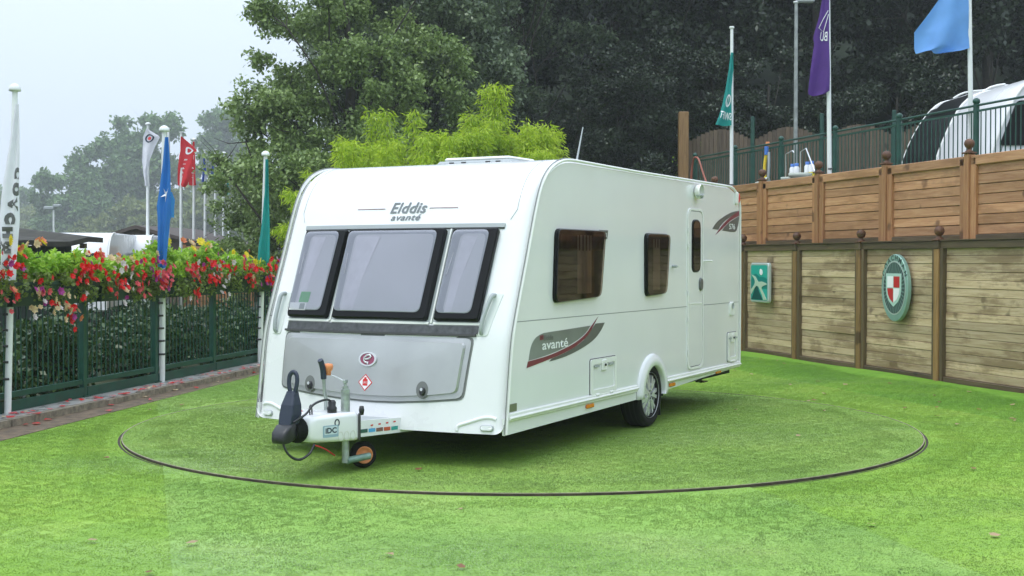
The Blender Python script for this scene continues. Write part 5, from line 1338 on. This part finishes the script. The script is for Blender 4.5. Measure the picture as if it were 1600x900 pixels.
#PART4
# ================================================================ TERRACE OBJECTS
# close-board fence
bf = thing('brown_board_fence', 'brown close-board fence with wavy top behind the terrace railing', 'fence', (px(1072, 35), 35, TZ), math.atan2(-4.0, 9.2))
bl_me = {}
BW = .118
for pnl in range(7):
    for j in range(15):
        q = (j + .5) / 15; h = 2.60 + .30 * math.sin(math.pi * q) ** 1.2 - .05 * pnl * .2
        x = pnl * 1.83 + .05 + j * BW
        key = round(h, 2)
        if key not in bl_me: bl_me[key] = shared('board', MB().box((-BW / 2 + .004, -.01, 0), (BW / 2 - .004, .01, key)), W_BROWN)
        inst('board', bl_me[key], bf, (x + BW / 2, rnd.uniform(-.006, .006), 0))
    MB().box((-.05, -.06, 0), (.05, .04, 3.2), .01).build('post', GREENF, bf).location = (pnl * 1.83, 0, 0)
    MB().box((.05, .012, 2.35), (1.78, .05, 2.43)).build('rail', W_BROWN, bf).location = (pnl * 1.83, 0, 0)
o = MB().box((-.13, -.13, 0), (.13, .13, 3.35), .015).build('timber_post', W_LOWP); o.location = (px(1067, 34.5), 34.5, TZ); tag(o, 'thick square timber post at the left end of the terrace', 'post')
# pots in a row on the wall top
def pot(label, t_, d_, h, r, material, tip=False):
    mb = MB(); mb.lathe([(0, 0), (r * .72, 0), (r * .95, h * .78), (r * 1.08, h * .78), (r * 1.1, h), (r * .98, h), (r * .9, h * .8), (0, h * .78)], 20)
    o = mb.build('plant_pot', material); o.location = (*wall_pt(t_, d_), 2.79); tag(o, label, 'plant pot', 'empty pots behind the terrace wall')
    if tip: o.rotation_euler = (R(80), 0, R(60)); o.location.z += r
TERRA = mat('terracotta', (.36, .09, .045), .7, var=.2, vscale=8); PALEP = mat('pale_plastic_pot', (.50, .54, .47), .5, var=.08)
MB().box((-4.5, 0, 0), (6.0, .55, 2.79 - TZ)).build('terrace_ledge', CONC); o = bpy.data.objects['terrace_ledge']; o.location = (*wall_pt(0, .42), TZ); o.rotation_euler = (0, 0, W_ROT); o['kind'] = 'structure'
pot('white pot lying on its side above the caravan rear', -.75, .62, .24, .13, PALEP, True)
pot('left terracotta pot of the pair behind the wall', -.22, .62, .19, .15, TERRA); pot('right terracotta pot of the pair behind the wall', .12, .62, .19, .12, TERRA)
pot('small pale grey pot right of the terracotta pair', .42, .62, .24, .11, PALEP); pot('large pale grey pot nearest the ball finial', .86, .62, .28, .18, PALEP)
# hoses and water carriers
o = MB().tube(catmull3([(0, 0, .0), (.02, 0, .6), (.10, 0, .95), (.30, -.05, 1.05), (.50, -.05, 1.0), (.75, -.06, .70), (1.0, -.08, .45), (1.35, -.1, .15)], 6), .021, 7).build('orange_hose', mat('orange_hose', (.30, .085, .05), .5))
o.location = (*wall_pt(-4.72, 1.10), 2.70); o.rotation_euler = (0, 0, W_ROT); tag(o, 'orange hose looped over the far end of the green railing', 'hose')
h = thing('hose_bundle', 'yellow hose with blue connector hanging on the green railing', 'hose', (*wall_pt(-1.30, 1.10), 2.80), W_ROT)
MB().tube(catmull3([(0, 0, .78), (-.03, -.02, .55), (.0, -.02, .3), (.10, -.02, .05)], 6), .03, 8).build('hose', mat('yellow_hose', (.75, .55, .03), .5), h)
MB().tube(catmull3([(.10, 0, .80), (.14, -.02, .5), (.10, -.02, .10)], 6), .025, 8).build('grey_hose', GREYP, h)
MB().tube([(0, 0, .76), (.0, 0, .92)], .04, 8).build('connector', mat('blue_plastic', (.06, .18, .55), .4), h)
BLUEP = MATS['blue_plastic']; YELP = mat('yellow_plastic', (.75, .62, .04), .4)
for i, (dx, lab) in enumerate(((.30, 'left white rack of bottles with yellow bands behind the railing'), (.82, 'right white rack of bottles with yellow bands behind the railing'))):
    c = thing('bottle_rack', lab, 'bottle rack', (*wall_pt(-.05 + dx, .80), 2.79), W_ROT, 'bottle racks on the terrace')
    for j in range(2):
        b = MB(); b.lathe([(0, 0), (.05, 0), (.05, .40), (.03, .44), (.03, .47), (0, .47)], 12, 'z', (j * .15, 0, 0)); b.build('bottle', WHITEP, c)
        MB().lathe([(.0515, .10), (.0515, .30)], 12, 'z', (j * .15, 0, 0)).build('bottle_label', YELP, c)
        MB().lathe([(.0, .485), (.034, .485), (.034, .43)], 10, 'z', (j * .15, 0, 0)).build('bottle_cap', BLUEP, c)
    MB().tube([(-.09, -.08, 0), (-.09, -.08, .66), (.10 if i else .16, -.08, .70), (.39 if i else .20, -.08, .66 if not i else .30)], .012, 6).build('rack_frame', ALU, c)
o = MB().box((-.05, -.02, 0), (.05, .02, .10), .01).build('orange_reflector', ORANGEP); o.location = (px(1201, 33), 33.2, pz(228, 33.2)); tag(o, 'small orange reflector on the brown board fence', 'reflector')

# terrace caravans
def parked_caravan(label, x, y, rz, zb, L=5.6, H_=2.5, W_=2.2, black_front=False, group=None, cards=False):
    c = thing('parked_caravan', label, 'caravan', (x, y, zb), rz, group)
    k = H_ / 2.42
    if black_front:
        fr_ = catmull([(.0, .35), (.02, .7), (.06, 1.05), (.18, 1.45), (.38, 1.85), (.62, 2.18), (.85, 2.36), (1.15, 2.42)], 5)
    else: fr_ = catmull([(0, .33), (.03, .7), (.10, 1.1), (.28, 1.6), (.50, 2.05), (.72, 2.28), (1.05, 2.40), (1.4, 2.42)], 5)
    fr_ = [(a, b * k) for a, b in fr_]
    rr_ = [(L * .6, 2.42 * k), (L - .3, 2.42 * k), (L - .08, 2.34 * k), (L, 2.15 * k), (L, .4 * k), (L * .6, .4 * k)]
    caravan_shell(c, fr_, rr_, .4 * k, W_, .06, WHITE, rc=.06)
    fz, flx = [q[1] for q in fr_], [q[0] for q in fr_]
    def fsf(a, b, off):
        v = W_ - a; Lx = float(np.interp(b, fz, flx)) - .06 * (1 - (2 * v / W_ - 1) ** 2) * max(0, min(1, (2.42 * k - b) / .35))
        dz = (np.interp(b + .02, fz, flx) - np.interp(b - .02, fz, flx)) / .04
        n_ = Vector((-1, 0, float(dz))).normalized(); return (Lx + n_.x * off, v, b + n_.z * off)
    def band(name, a0, a1, b0, b1, off, m_, n1=8, n2=10):
        mb = MB(); vs = [fsf(a0 + (a1 - a0) * i / n1, b0 + (b1 - b0) * j / n2, off) for j in range(n2 + 1) for i in range(n1 + 1)]
        mb.add(vs, [(j * (n1 + 1) + i, j * (n1 + 1) + i + 1, (j + 1) * (n1 + 1) + i + 1, (j + 1) * (n1 + 1) + i) for j in range(n2) for i in range(n1)], True); return mb.build(name, m_, c)
    if black_front:
        band('front_cover', .05, W_ - .05, .37 * k, 2.20 * k, .012, mat('black_front_cover', (.010, .010, .012), .32, var=.5, vscale=5, bmp=.6, bscale=5))
        band('sunroof', .45, W_ - .45, 1.95 * k, 2.30 * k, .016, BLACKG)
        plate(rrect(1.30, 1.44, .72, .90, .03), fsf, .012, .02, 0, 1).build('red_badge', REDM, c, fix=True)
        plate(rrect(.95, 1.10, .72, .84, .03), fsf, .012, .02, 0, 1).build('badge', GREYP, c, fix=True)
    elif cards:
        MB().prism(rpoly([(.22, 1.16), (1.9, 1.16), (1.9, 1.86), (.50, 1.86)], .06), .002, .03, lambda a, b, d: (a, -d, b)).build('side_window', BLACKG, c, fix=True)
        for a0 in (.62, 1.05): MB().prism([(a0, 1.40), (a0 + .22, 1.40), (a0 + .27, 1.72), (a0 + .05, 1.72)], .0305, .033, lambda a, b, d: (a, -d, b)).build('window_card', mat('blue_window_card', (.16, .25, .48), .5), c, fix=True)
    else:
        for (a0, a1) in ((.20, .66), (.72, 1.48), (1.54, 2.0)):
            w = band('front_window', a0, a1, 1.12 * k, 1.85 * k, .014, BLACKG)
        for a0 in (.80, 1.12): 
            plate([(a0, 1.35 * k), (a0 + .2, 1.35 * k), (a0 + .22, 1.68 * k), (a0 + .02, 1.68 * k)], fsf, .015, .018, 0, 2).build('window_card', mat('blue_window_card', (.16, .25, .48), .5), c, fix=True)
        band('locker', .3, 1.9, .50 * k, 1.0 * k, .01, mat('locker_white', (.66, .68, .68), .4))
    for (a0, a1) in (((2.7, 3.2), (4.2, 5.0)) if cards else ((1.6, 2.2), (2.9, 3.4), (4.2, 5.0)) if black_front else ((.55, 1.35), (1.9, 2.5), (3.4, 4.3))):
        w = MB(); w.prism(rrect(a0 + (.4 if black_front else 0), a1 + (.4 if black_front else 0), 1.2 * k, 1.8 * k, .07), .002, .03, lambda a, b, d: (a, -d, b)).build('side_window', BLACKG, c, fix=True)
    for v in (.12, W_ - .12):
        w = MB(); w.lathe([(.0, -.09), (.2, -.09), (.29, -.08), (.31, 0), (.29, .08), (.2, .09), (0, .09)], 24, 'y', (L * .53, v, .31)); w.build('wheel', RUBBER, c)
    MB().box((-1.0, W_ / 2 - .08, .33), (.1, W_ / 2 + .08, .42), .02).build('drawbar', GREYP, c)
    MB().tube([(-.75, W_ / 2 - .1, .0), (-.75, W_ / 2 - .1, .6)], .03, 8).build('jockey_post', GALV, c)
    for v in (-.01, W_ + .01): MB().tube([(fr_[i][0] + .01, v, fr_[i][1]) for i in range(0, len(fr_), 2)], .022, 5).build('edge_trim', TRIMW, c)
    return c
D1 = 22.3
parked_caravan('white caravan with a black covered front parked on the terrace', px(1470, D1), D1, R(3), TZ - .02, black_front=True, H_=2.45)
D2 = 19.9
parked_caravan('white caravan with dark side windows at the right edge of the terrace', px(1538, D2), D2, R(4), TZ - .02, H_=2.32, cards=True)
rl = MB().tube(catmull3([(0, 0, 0), (.2, 0, .10), (.55, 0, .14), (.9, 0, .14)], 4), .02, 6).build('roof_rail', TRIMW); rl.location = (px(1500, 22), 22.4, pz(150, 22)); tag(rl, 'thin pale awning strut above the black fronted caravan', 'awning strut')

# ================================================================ BACKGROUND LEFT: shed, parked caravans, sheds
sh_ = thing('dark_shed', 'dark green timber shed with a sagging mossy roof left behind the flowers', 'shed', (px(112, 26), 26, -.06), math.atan2(-6.0, -3.2))
MB().box((0, -4.2, 0), (10, 0, 1.95)).build('wall', W_GREEN, sh_)
bb = shared('cladding_board', MB().box((-.07, -.014, 0), (.07, .014, 1.93)), W_GREEN)
for j in range(58): inst('cladding_board', bb, sh_, (.09 + j * .17, .012 + rnd.uniform(-.004, .004), 0), (0, 0, 0), (1, 1, rnd.uniform(.985, 1)))
mb = MB(); nx_ = 24; vs = []
for j in range(2):
    for i in range(nx_ + 1):
        x = -.45 + 10.9 * i / nx_; sag = -.10 * math.sin(i * .45) ** 2 + .03 * math.sin(i * 2.1)
        y = .42 + .06 * math.sin(i * 1.3) if j == 0 else -4.4
        vs += [(x, y, 2.02 + sag + (.0 if j == 0 else .45)), (x, y, 2.12 + sag + (.0 if j == 0 else .45))]
m_ = 2 * (nx_ + 1)
for i in range(nx_):
    a = 2 * i; mb.add([vs[a], vs[a + 2], vs[a + 3], vs[a + 1], vs[m_ + a], vs[m_ + a + 2], vs[m_ + a + 3], vs[m_ + a + 1]], [(0, 1, 2, 3), (3, 2, 6, 7), (0, 4, 5, 1), (4, 7, 6, 5)])
rf = mb.build('roof', FELT, sh_, fix=True)
for (x, w) in ((2.2, .55), (6.4, .5)):
    MB().box((x, .026, .85), (x + w, .05, 1.65)).build('door', mat('shed_dark_opening', (.010, .012, .010), .7), sh_)
for j in range(9):
    MB().box((j * 1.2, .30, 1.90), (j * 1.2 + .07, .44, 2.0)).build('rafter_end', W_LOWF, sh_)
MB().box((5.2, -.9, 2.28), (7.6, -.4, 2.36)).build('roof_sheet', GREYP, rf)

GC = 'white caravans parked beyond the shed'
parked_caravan('leftmost distant white caravan, just right of the dark shed', px(165, 34), 34, R(97), -.06, H_=2.42, group=GC)
parked_caravan('middle distant white caravan, partly behind the blue flag', px(230, 38), 38, R(98), -.06, H_=2.44, group=GC)
parked_caravan('rightmost distant white caravan, seen past the brown shed roof', px(330, 52), 52, R(97), -.06, H_=2.45, group=GC)
bh = thing('brown_shed', 'brown building with a low pitched roof behind the far caravans', 'shed', (px(255, 47), 47, -.06), R(-8))
MB().box((-3.2, 0, 0), (2.0, 5, 2.25)).build('wall', W_BROWN, bh)
mb = MB(); mb.prism([(-3.7, 2.15), (-.9, 2.95), (2.5, 2.1), (2.5, 1.98), (-.9, 2.82), (-3.7, 2.03)], -.4, 5.4, lambda a, b, d: (a, d, b)); mb.build('roof', ROOFB, bh, fix=True)
MB().prism([(-3.2, 2.2), (2.0, 2.2), (-.9, 2.8)], .01, .2, lambda a, b, d: (a, d, b)).build('gable', W_BROWN, bh, fix=True)
MB().box((.2, -.03, .9), (1.2, .02, 1.8)).build('window', BLACKG, bh)
of = thing('low_timber_fence', 'low orange timber fence beyond the flowers right of the brown building', 'fence', (px(289, 44), 44, -.06), R(-6))
ob_ = shared('board', MB().box((0, -.012, 0), (2.4, .012, .20), .004), W_UP)
for j in range(10): inst('board', ob_, of, (0, 0, .05 + j * .21))
for x in (0, 1.2, 2.4): MB().box((x - .05, -.06, 0), (x + .05, .0, 2.2)).build('post', W_UPV, of)
lp = flagpole('small distant street lamp with a twin head above the shed', px(84.5, 60), 60, -.06, pz(325, 60), .05, (0, 0), (), None, dome=False); lp.name = 'street_lamp'; lp['category'] = 'street lamp'
mb = MB(); mb.box((-.45, -.1, pz(326, 60)), (.05, .1, pz(326, 60) + .16), .03); mb.box((-.02, -.1, pz(322, 60)), (.35, .1, pz(322, 60) + .14), .03); mb.build('lamp_head', GREYP, lp)

# ================================================================ TREES
def branch_path(a, b, g, wob=.12, n=6):
    a, b = np.array(a, float), np.array(b, float); L = np.linalg.norm(b - a); pts = []
    o1, o2 = g.normal(size=3) * wob * L, g.normal(size=3) * wob * L
    for k in range(n + 1):
        t = k / n; p = a + (b - a) * t + o1 * math.sin(math.pi * t) * .7 + o2 * math.sin(2 * math.pi * t) * .3; p[2] += .12 * L * math.sin(math.pi * t); pts.append(tuple(p))
    return pts
def make_tree(name, label, loc, h, base, rx, ry, ncl, nleaf, leaf, lm, seed, cr=(.7, 1.3), group=None, lean=0.0, shape=.5, trunk_r=.22, up=.35):
    g = np.random.default_rng(seed)
    t = thing(name, label, 'tree', loc, 0, group)
    ch = h - base; cz = base + ch * shape
    C_ = []
    while len(C_) < ncl:
        d = g.normal(size=3); d /= np.linalg.norm(d); r_ = g.uniform(.06, 1) ** .55
        p = d * r_; z = cz + p[2] * (h - cz if p[2] > 0 else cz - base)
        C_.append((p[0] * rx + lean * (z - base) / ch, p[1] * ry, z))
    C_ = np.array(C_); rad = g.uniform(*cr, ncl)
    tips = []; mb = MB()
    top = (lean * .7, 0, base + ch * .72); tp = branch_path((0, 0, -.3), top, g, .03, 8)
    mb.tube(tp, [trunk_r * (1 - .75 * k / 8) for k in range(9)], 9)
    tpa = np.array(tp)
    for i in range(0, ncl, 3):
        zi = max(base * .7, C_[i][2] - g.uniform(.25, .5) * ch); k = int(np.argmin(abs(tpa[:, 2] - zi)))
        bp = branch_path(tpa[k], C_[i], g, .10, 5); r0 = trunk_r * .17 * (1 - .6 * k / 8)
        mb.tube(bp, [r0 * (1 - .85 * q / 5) + .006 for q in range(6)], 5, cap=False)
        for _ in range(3):
            e = C_[i] + g.normal(size=3) * rad[i] * .65; mb.tube([bp[4], tuple((np.array(bp[4]) + e) / 2 + g.normal(size=3) * .05), tuple(e)], [.016, .011, .004], 4, cap=False)
    mb.build('trunk', BARK, t)
    w = rad ** 2; cl = g.choice(ncl, nleaf, p=w / w.sum())
    d = g.normal(size=(nleaf, 3)); d /= np.linalg.norm(d, axis=1)[:, None]
    # leaves gather on twigs: small sub-clusters inside every clump
    sub = g.normal(size=(ncl, 16, 3)); sub /= np.linalg.norm(sub, axis=2)[:, :, None]; sub *= g.uniform(.35, 1.0, (ncl, 16, 1))
    P = C_[cl] + (sub[cl, g.integers(0, 16, nleaf)] * .8 + d * (g.uniform(0, 1, nleaf) ** .7)[:, None] * .38) * (rad[cl])[:, None] * np.array([1, 1, .78])
    quads_mesh('crown', leaf_quads(P, leaf, leaf * .62, g, up=up, droop=.25), 4, lm, t)
    return t
def replant(src, label, loc, rz, sc):
    c = copy_tree(src); c['label'] = label; c.location = loc; c.rotation_euler = (0, 0, rz); c.scale = sc; return c
D = 33.0
make_tree('broadleaf_tree', 'large mid-green leafy tree behind the caravan front, against the sky', (px(535, D), D, -.1), 11.6, .5, 3.7, 2.6, 135, 105000, .125, L_BIG, 21, (.5, .95), shape=.40, trunk_r=.24, up=.6)
make_tree('broadleaf_tree', 'smaller leafy tree rising behind the flagpole with the teal flag', (px(415, 36), 36, -.1), pz(245, 36) + .9, 0.2, 2.0, 1.6, 44, 32000, .11, L_BIG, 22, (.45, .8), shape=.45, trunk_r=.12, up=.6)
make_tree('grey_green_tree', 'tall grey-green tree just right of the large leafy tree', (px(650, 36), 36, hill_z(px(650, 36), 36)), 13, .6, 3.3, 2.8, 80, 60000, .145, L_GREY, 23, (.6, 1.1), shape=.45, up=.6)
GW = 'dark trees of the wooded bank'
t1 = make_tree('woodland_tree', 'grey-green woodland tree above the bright bamboo', (px(800, 40), 40, hill_z(px(800, 40), 40)), 13, .6, 3.6, 3.0, 76, 60000, .15, L_GREY, 24, (.6, 1.1), GW, up=.6)
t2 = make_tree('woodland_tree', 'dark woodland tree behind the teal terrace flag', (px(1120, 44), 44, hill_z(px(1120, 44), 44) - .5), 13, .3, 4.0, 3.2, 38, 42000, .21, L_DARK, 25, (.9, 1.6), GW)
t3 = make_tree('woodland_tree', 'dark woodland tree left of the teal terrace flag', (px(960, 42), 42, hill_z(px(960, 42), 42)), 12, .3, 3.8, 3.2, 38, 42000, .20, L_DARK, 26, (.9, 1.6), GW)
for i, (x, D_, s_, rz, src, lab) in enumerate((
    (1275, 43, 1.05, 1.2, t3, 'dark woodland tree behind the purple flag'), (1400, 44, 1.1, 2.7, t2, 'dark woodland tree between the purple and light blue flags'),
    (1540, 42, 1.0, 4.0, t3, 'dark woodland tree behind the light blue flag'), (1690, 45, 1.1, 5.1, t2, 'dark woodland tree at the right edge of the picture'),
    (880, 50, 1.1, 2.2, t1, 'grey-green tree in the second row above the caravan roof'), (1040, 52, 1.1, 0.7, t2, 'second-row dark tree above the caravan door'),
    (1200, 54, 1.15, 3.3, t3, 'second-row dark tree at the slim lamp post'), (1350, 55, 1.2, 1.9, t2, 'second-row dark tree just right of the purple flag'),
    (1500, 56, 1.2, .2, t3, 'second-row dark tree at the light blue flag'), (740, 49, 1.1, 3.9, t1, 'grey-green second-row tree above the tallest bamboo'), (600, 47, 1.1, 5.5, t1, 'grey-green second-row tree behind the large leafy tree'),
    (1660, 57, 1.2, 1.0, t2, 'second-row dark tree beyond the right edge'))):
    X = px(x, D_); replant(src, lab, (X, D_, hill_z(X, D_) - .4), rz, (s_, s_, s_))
# understorey on the bank
for i, (x, D_, s_, lab) in enumerate(((905, 37.5, .42, 'low dark bush right of the bamboo'), (965, 37, .45, 'low dark bush above the aerial'), (1030, 38, .42, 'low dark bush left of the thick timber post'), (1110, 38, .48, 'low dark bush behind the teal terrace flag'), (1200, 37.5, .45, 'low dark bush behind the wavy fence'), (1300, 37, .42, 'low dark bush behind the purple flag pole'), (1400, 37, .45, 'low dark bush left of the black fronted caravan'))):
    X = px(x, D_); replant(t3 if i % 2 else t2, lab, (X, D_, hill_z(X, D_) - .3), i * 1.9, (s_ * 1.1, s_ * 1.1, s_))
# bamboo clump behind the caravan
def bamboo(label, loc, h, spread, nst, nleaf, seed, peak=1.0):
    g = np.random.default_rng(seed); t = thing('bamboo_clump', label, 'bamboo', loc, 0, 'yellow-green bamboo behind the caravan')
    mb = MB(); P = []; Dr = []
    for k in range(nst):
        a = g.uniform(0, 6.28); r0 = g.uniform(0, .35); top = h * (1.0 if k < 3 else g.uniform(.55, .88)); sp = spread * g.uniform(.3, 1.6) * (1 if k > 2 else .2)
        pts = []
        for q in range(9):
            s_ = q / 8; pts.append((r0 * math.cos(a) + sp * math.cos(a) * s_ ** 2.0, r0 * math.sin(a) + sp * math.sin(a) * s_ ** 2.0, top * (s_ - .10 * max(0, s_ - .7) ** 2 * 6)))
        mb.tube(pts, [.014 - .0013 * q for q in range(9)], 4, cap=False)
        pa = np.array(pts); m_ = nleaf // nst
        s_ = g.uniform(.35, 1, m_) ** .8; i0 = np.clip((s_ * 8).astype(int), 0, 7); fr_ = (s_ * 8 - i0)[:, None]
        c = pa[i0] * (1 - fr_) + pa[i0 + 1] * fr_
        side = g.normal(size=(m_, 3)); side[:, 2] *= .35; lenb = g.uniform(0, 1, m_)[:, None] * (.58 - .42 * s_[:, None])
        side /= np.linalg.norm(side, axis=1)[:, None]
        pp = c + side * lenb; pp[:, 2] -= (lenb[:, 0] ** 2) * .8
        P.append(pp); dd = side * .7; dd[:, 2] -= .55; Dr.append(dd)
    mb.build('culms', mat('bamboo_cane', (.22, .24, .05), .5), t)
    quads_mesh('foliage', leaf_quads(np.concatenate(P), .13, .026, g, up=.2, droop=.2, dirs=np.concatenate(Dr)), 4, L_BAMB, t); return t
for i, (x, D_, top, sp, ns, lab) in enumerate(((545, 23.5, 212, .75, 26, 'low left bamboo clump above the caravan front corner'), (622, 24.5, 160, .85, 30, 'second bamboo clump from the left, with arching tips'), (700, 23.5, 200, .8, 26, 'middle bamboo clump behind the roof light'),
        (775, 24.5, 116, .75, 34, 'tallest pointed bamboo clump'), (845, 24, 180, .65, 24, 'bamboo clump right of the tallest one'), (580, 24.0, 208, 1.1, 24, 'low bamboo clump filling the left dip'), (662, 24.2, 196, 1.1, 24, 'low bamboo clump between the arching tips and the roof light'), (735, 23.8, 200, 1.1, 24, 'low bamboo clump left of the tallest one'), (812, 23.8, 196, 1.0, 24, 'low bamboo clump just right of the tallest one'), (876, 24.4, 190, .8, 24, 'rightmost small bamboo clump'), (742, 25.2, 168, .7, 22, 'bamboo clump tucked behind the tallest one'), (590, 25.4, 205, .9, 22, 'rear left bamboo clump'))):
    bamboo(lab, (px(x, D_), D_, -.06), pz(top, D_) + .15, sp, ns, ns * 800, 40 + i)
# misty far trees
K_ = 1.75
GM = 'misty trees far beyond the sheds'
make_tree('misty_tree', 'large misty tree behind the far white flag', (px(195, 297.5), 297.5, -.1), pz(172, 297.5), 1.75, 13.2, 10.5, 69, 36000, 1.11562, L_FAR, 31, (2.975, 5.355), GM, lean=2.5, trunk_r=.9)
make_tree('misty_tree', 'misty tree with bare topmost shoots right of the red flags', (px(345, 332.5), 332.5, -.1), pz(172, 332.5), 1.75, 8.6, 10.5, 60, 30000, 1.19, L_FAR, 32, (2.6775, 4.76), GM, trunk_r=.8)
make_tree('misty_tree', 'lower misty tree left of the large one, over the shed', (px(115, 288.75), 288.75, -.1), pz(262, 288.75), 0.875, 10.5, 8.75, 45, 21000, 1.11562, L_FAR, 33, (2.38, 4.165), GM, trunk_r=.8)
m4 = make_tree('misty_tree', 'yellowish low misty tree above the shed roof', (px(55, 367.5), 367.5, -.1), pz(318, 367.5), 0.525, 12.25, 8.75, 42, 18000, 1.26438, L_FAR2, 34, (2.38, 4.165), GM, trunk_r=.8)
m5 = make_tree('misty_tree', 'faint pale tree at the far left horizon', (px(10, 390), 390, -.1), pz(292, 390), 0.39, 11.7, 7.8, 45, 16500, 1.2155, L_FAR, 35, (2.431, 4.199), GM, trunk_r=.8)
for i, (x, D_, s_, src, lab) in enumerate(((75, 320, .95, m5, 'second faint pale tree from the left'), (155, 150, .62, m4, 'small yellowish misty bush below the large misty tree'), (250, 155, .85, m4, 'misty bush behind the blue flag'),
        (300, 160, 1.0, m4, 'misty bush behind the red flags'), (365, 150, 1.05, m4, 'misty bush right of the teal far flags'), (200, 150, .8, m4, 'misty bush behind the far white caravans'), (-40, 200, 1.2, m4, 'misty bush off the left edge'), (105, 175, .9, m4, 'misty bush above the shed roof end'), (15, 190, .9, m4, 'low misty tree left of the white flag'), (405, 170, 1.3, m4, 'misty tree mostly behind the large leafy tree'))):
    D_ *= 1.75 if D_ < 300 else 1.3; replant(src, lab, (px(x, D_), D_, -.1), i * 1.3, (s_, s_, s_))
# shrubs behind the railing
def shrub(label, loc, h, r_, n, seed, lm, grp):
    g = np.random.default_rng(seed); t = thing('shrub', label, 'shrub', loc, 0, grp)
    nc = 14; c = np.c_[g.uniform(-r_, r_, nc), g.uniform(-r_ * .5, r_ * .5, nc), g.uniform(.1, h * .85, nc)]
    cl = g.integers(0, nc, n); d = g.normal(size=(n, 3)); d /= np.linalg.norm(d, axis=1)[:, None]
    P = c[cl] + d * (g.uniform(.2, 1, n) ** .5)[:, None] * np.array([.42, .36, .32]); P[:, 2] = np.maximum(P[:, 2], .02)
    quads_mesh('foliage', leaf_quads(P, .10, .06, g, up=.5), 4, lm, t)
    mb = MB()
    for k in range(7): mb.tube(branch_path((g.normal() * .08, g.normal() * .08, 0), c[k], g, .08, 4), [.02, .017, .014, .01, .006], 5, cap=False)
    mb.build('stems', BARK, t)
labs = ['left of the white flag', 'just right of the white flag', 'at the second railing post', 'behind the blue flag pole', 'at the railing post right of the blue flag', 'before the teal flag pole', 'behind the caravan corner', 'far end of the railing']
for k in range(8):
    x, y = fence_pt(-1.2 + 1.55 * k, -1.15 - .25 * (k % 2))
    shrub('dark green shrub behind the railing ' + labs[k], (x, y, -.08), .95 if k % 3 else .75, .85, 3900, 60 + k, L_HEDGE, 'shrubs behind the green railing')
shrub('leafy sprig growing at the terrace post', (px(1088, 35.6), 36, TZ), 3.0, .3, 500, 80, L_BED, None)
shrub('thin yellow-green sapling tips above the caravan roof', (px(985, 27), 27, -.06), pz(262, 27), .25, 420, 81, L_BED, None)

# ================================================================ HAZE
mz = bpy.data.materials.new('mist'); mz.use_nodes = True; nt = mz.node_tree; nt.nodes.clear()
pv = nt.nodes.new('ShaderNodeVolumePrincipled'); pv.inputs['Color'].default_value = (.93, .96, 1, 1); pv.inputs['Density'].default_value = .0008; pv.inputs['Anisotropy'].default_value = .1
ou = nt.nodes.new('ShaderNodeOutputMaterial'); nt.links.new(pv.outputs[0], ou.inputs['Volume'])
tag(MB().box((-710, -130, -1.2), (710, 910, 64)).build('haze', mz), 'pale rain mist filling the air', 'haze', kind='stuff')
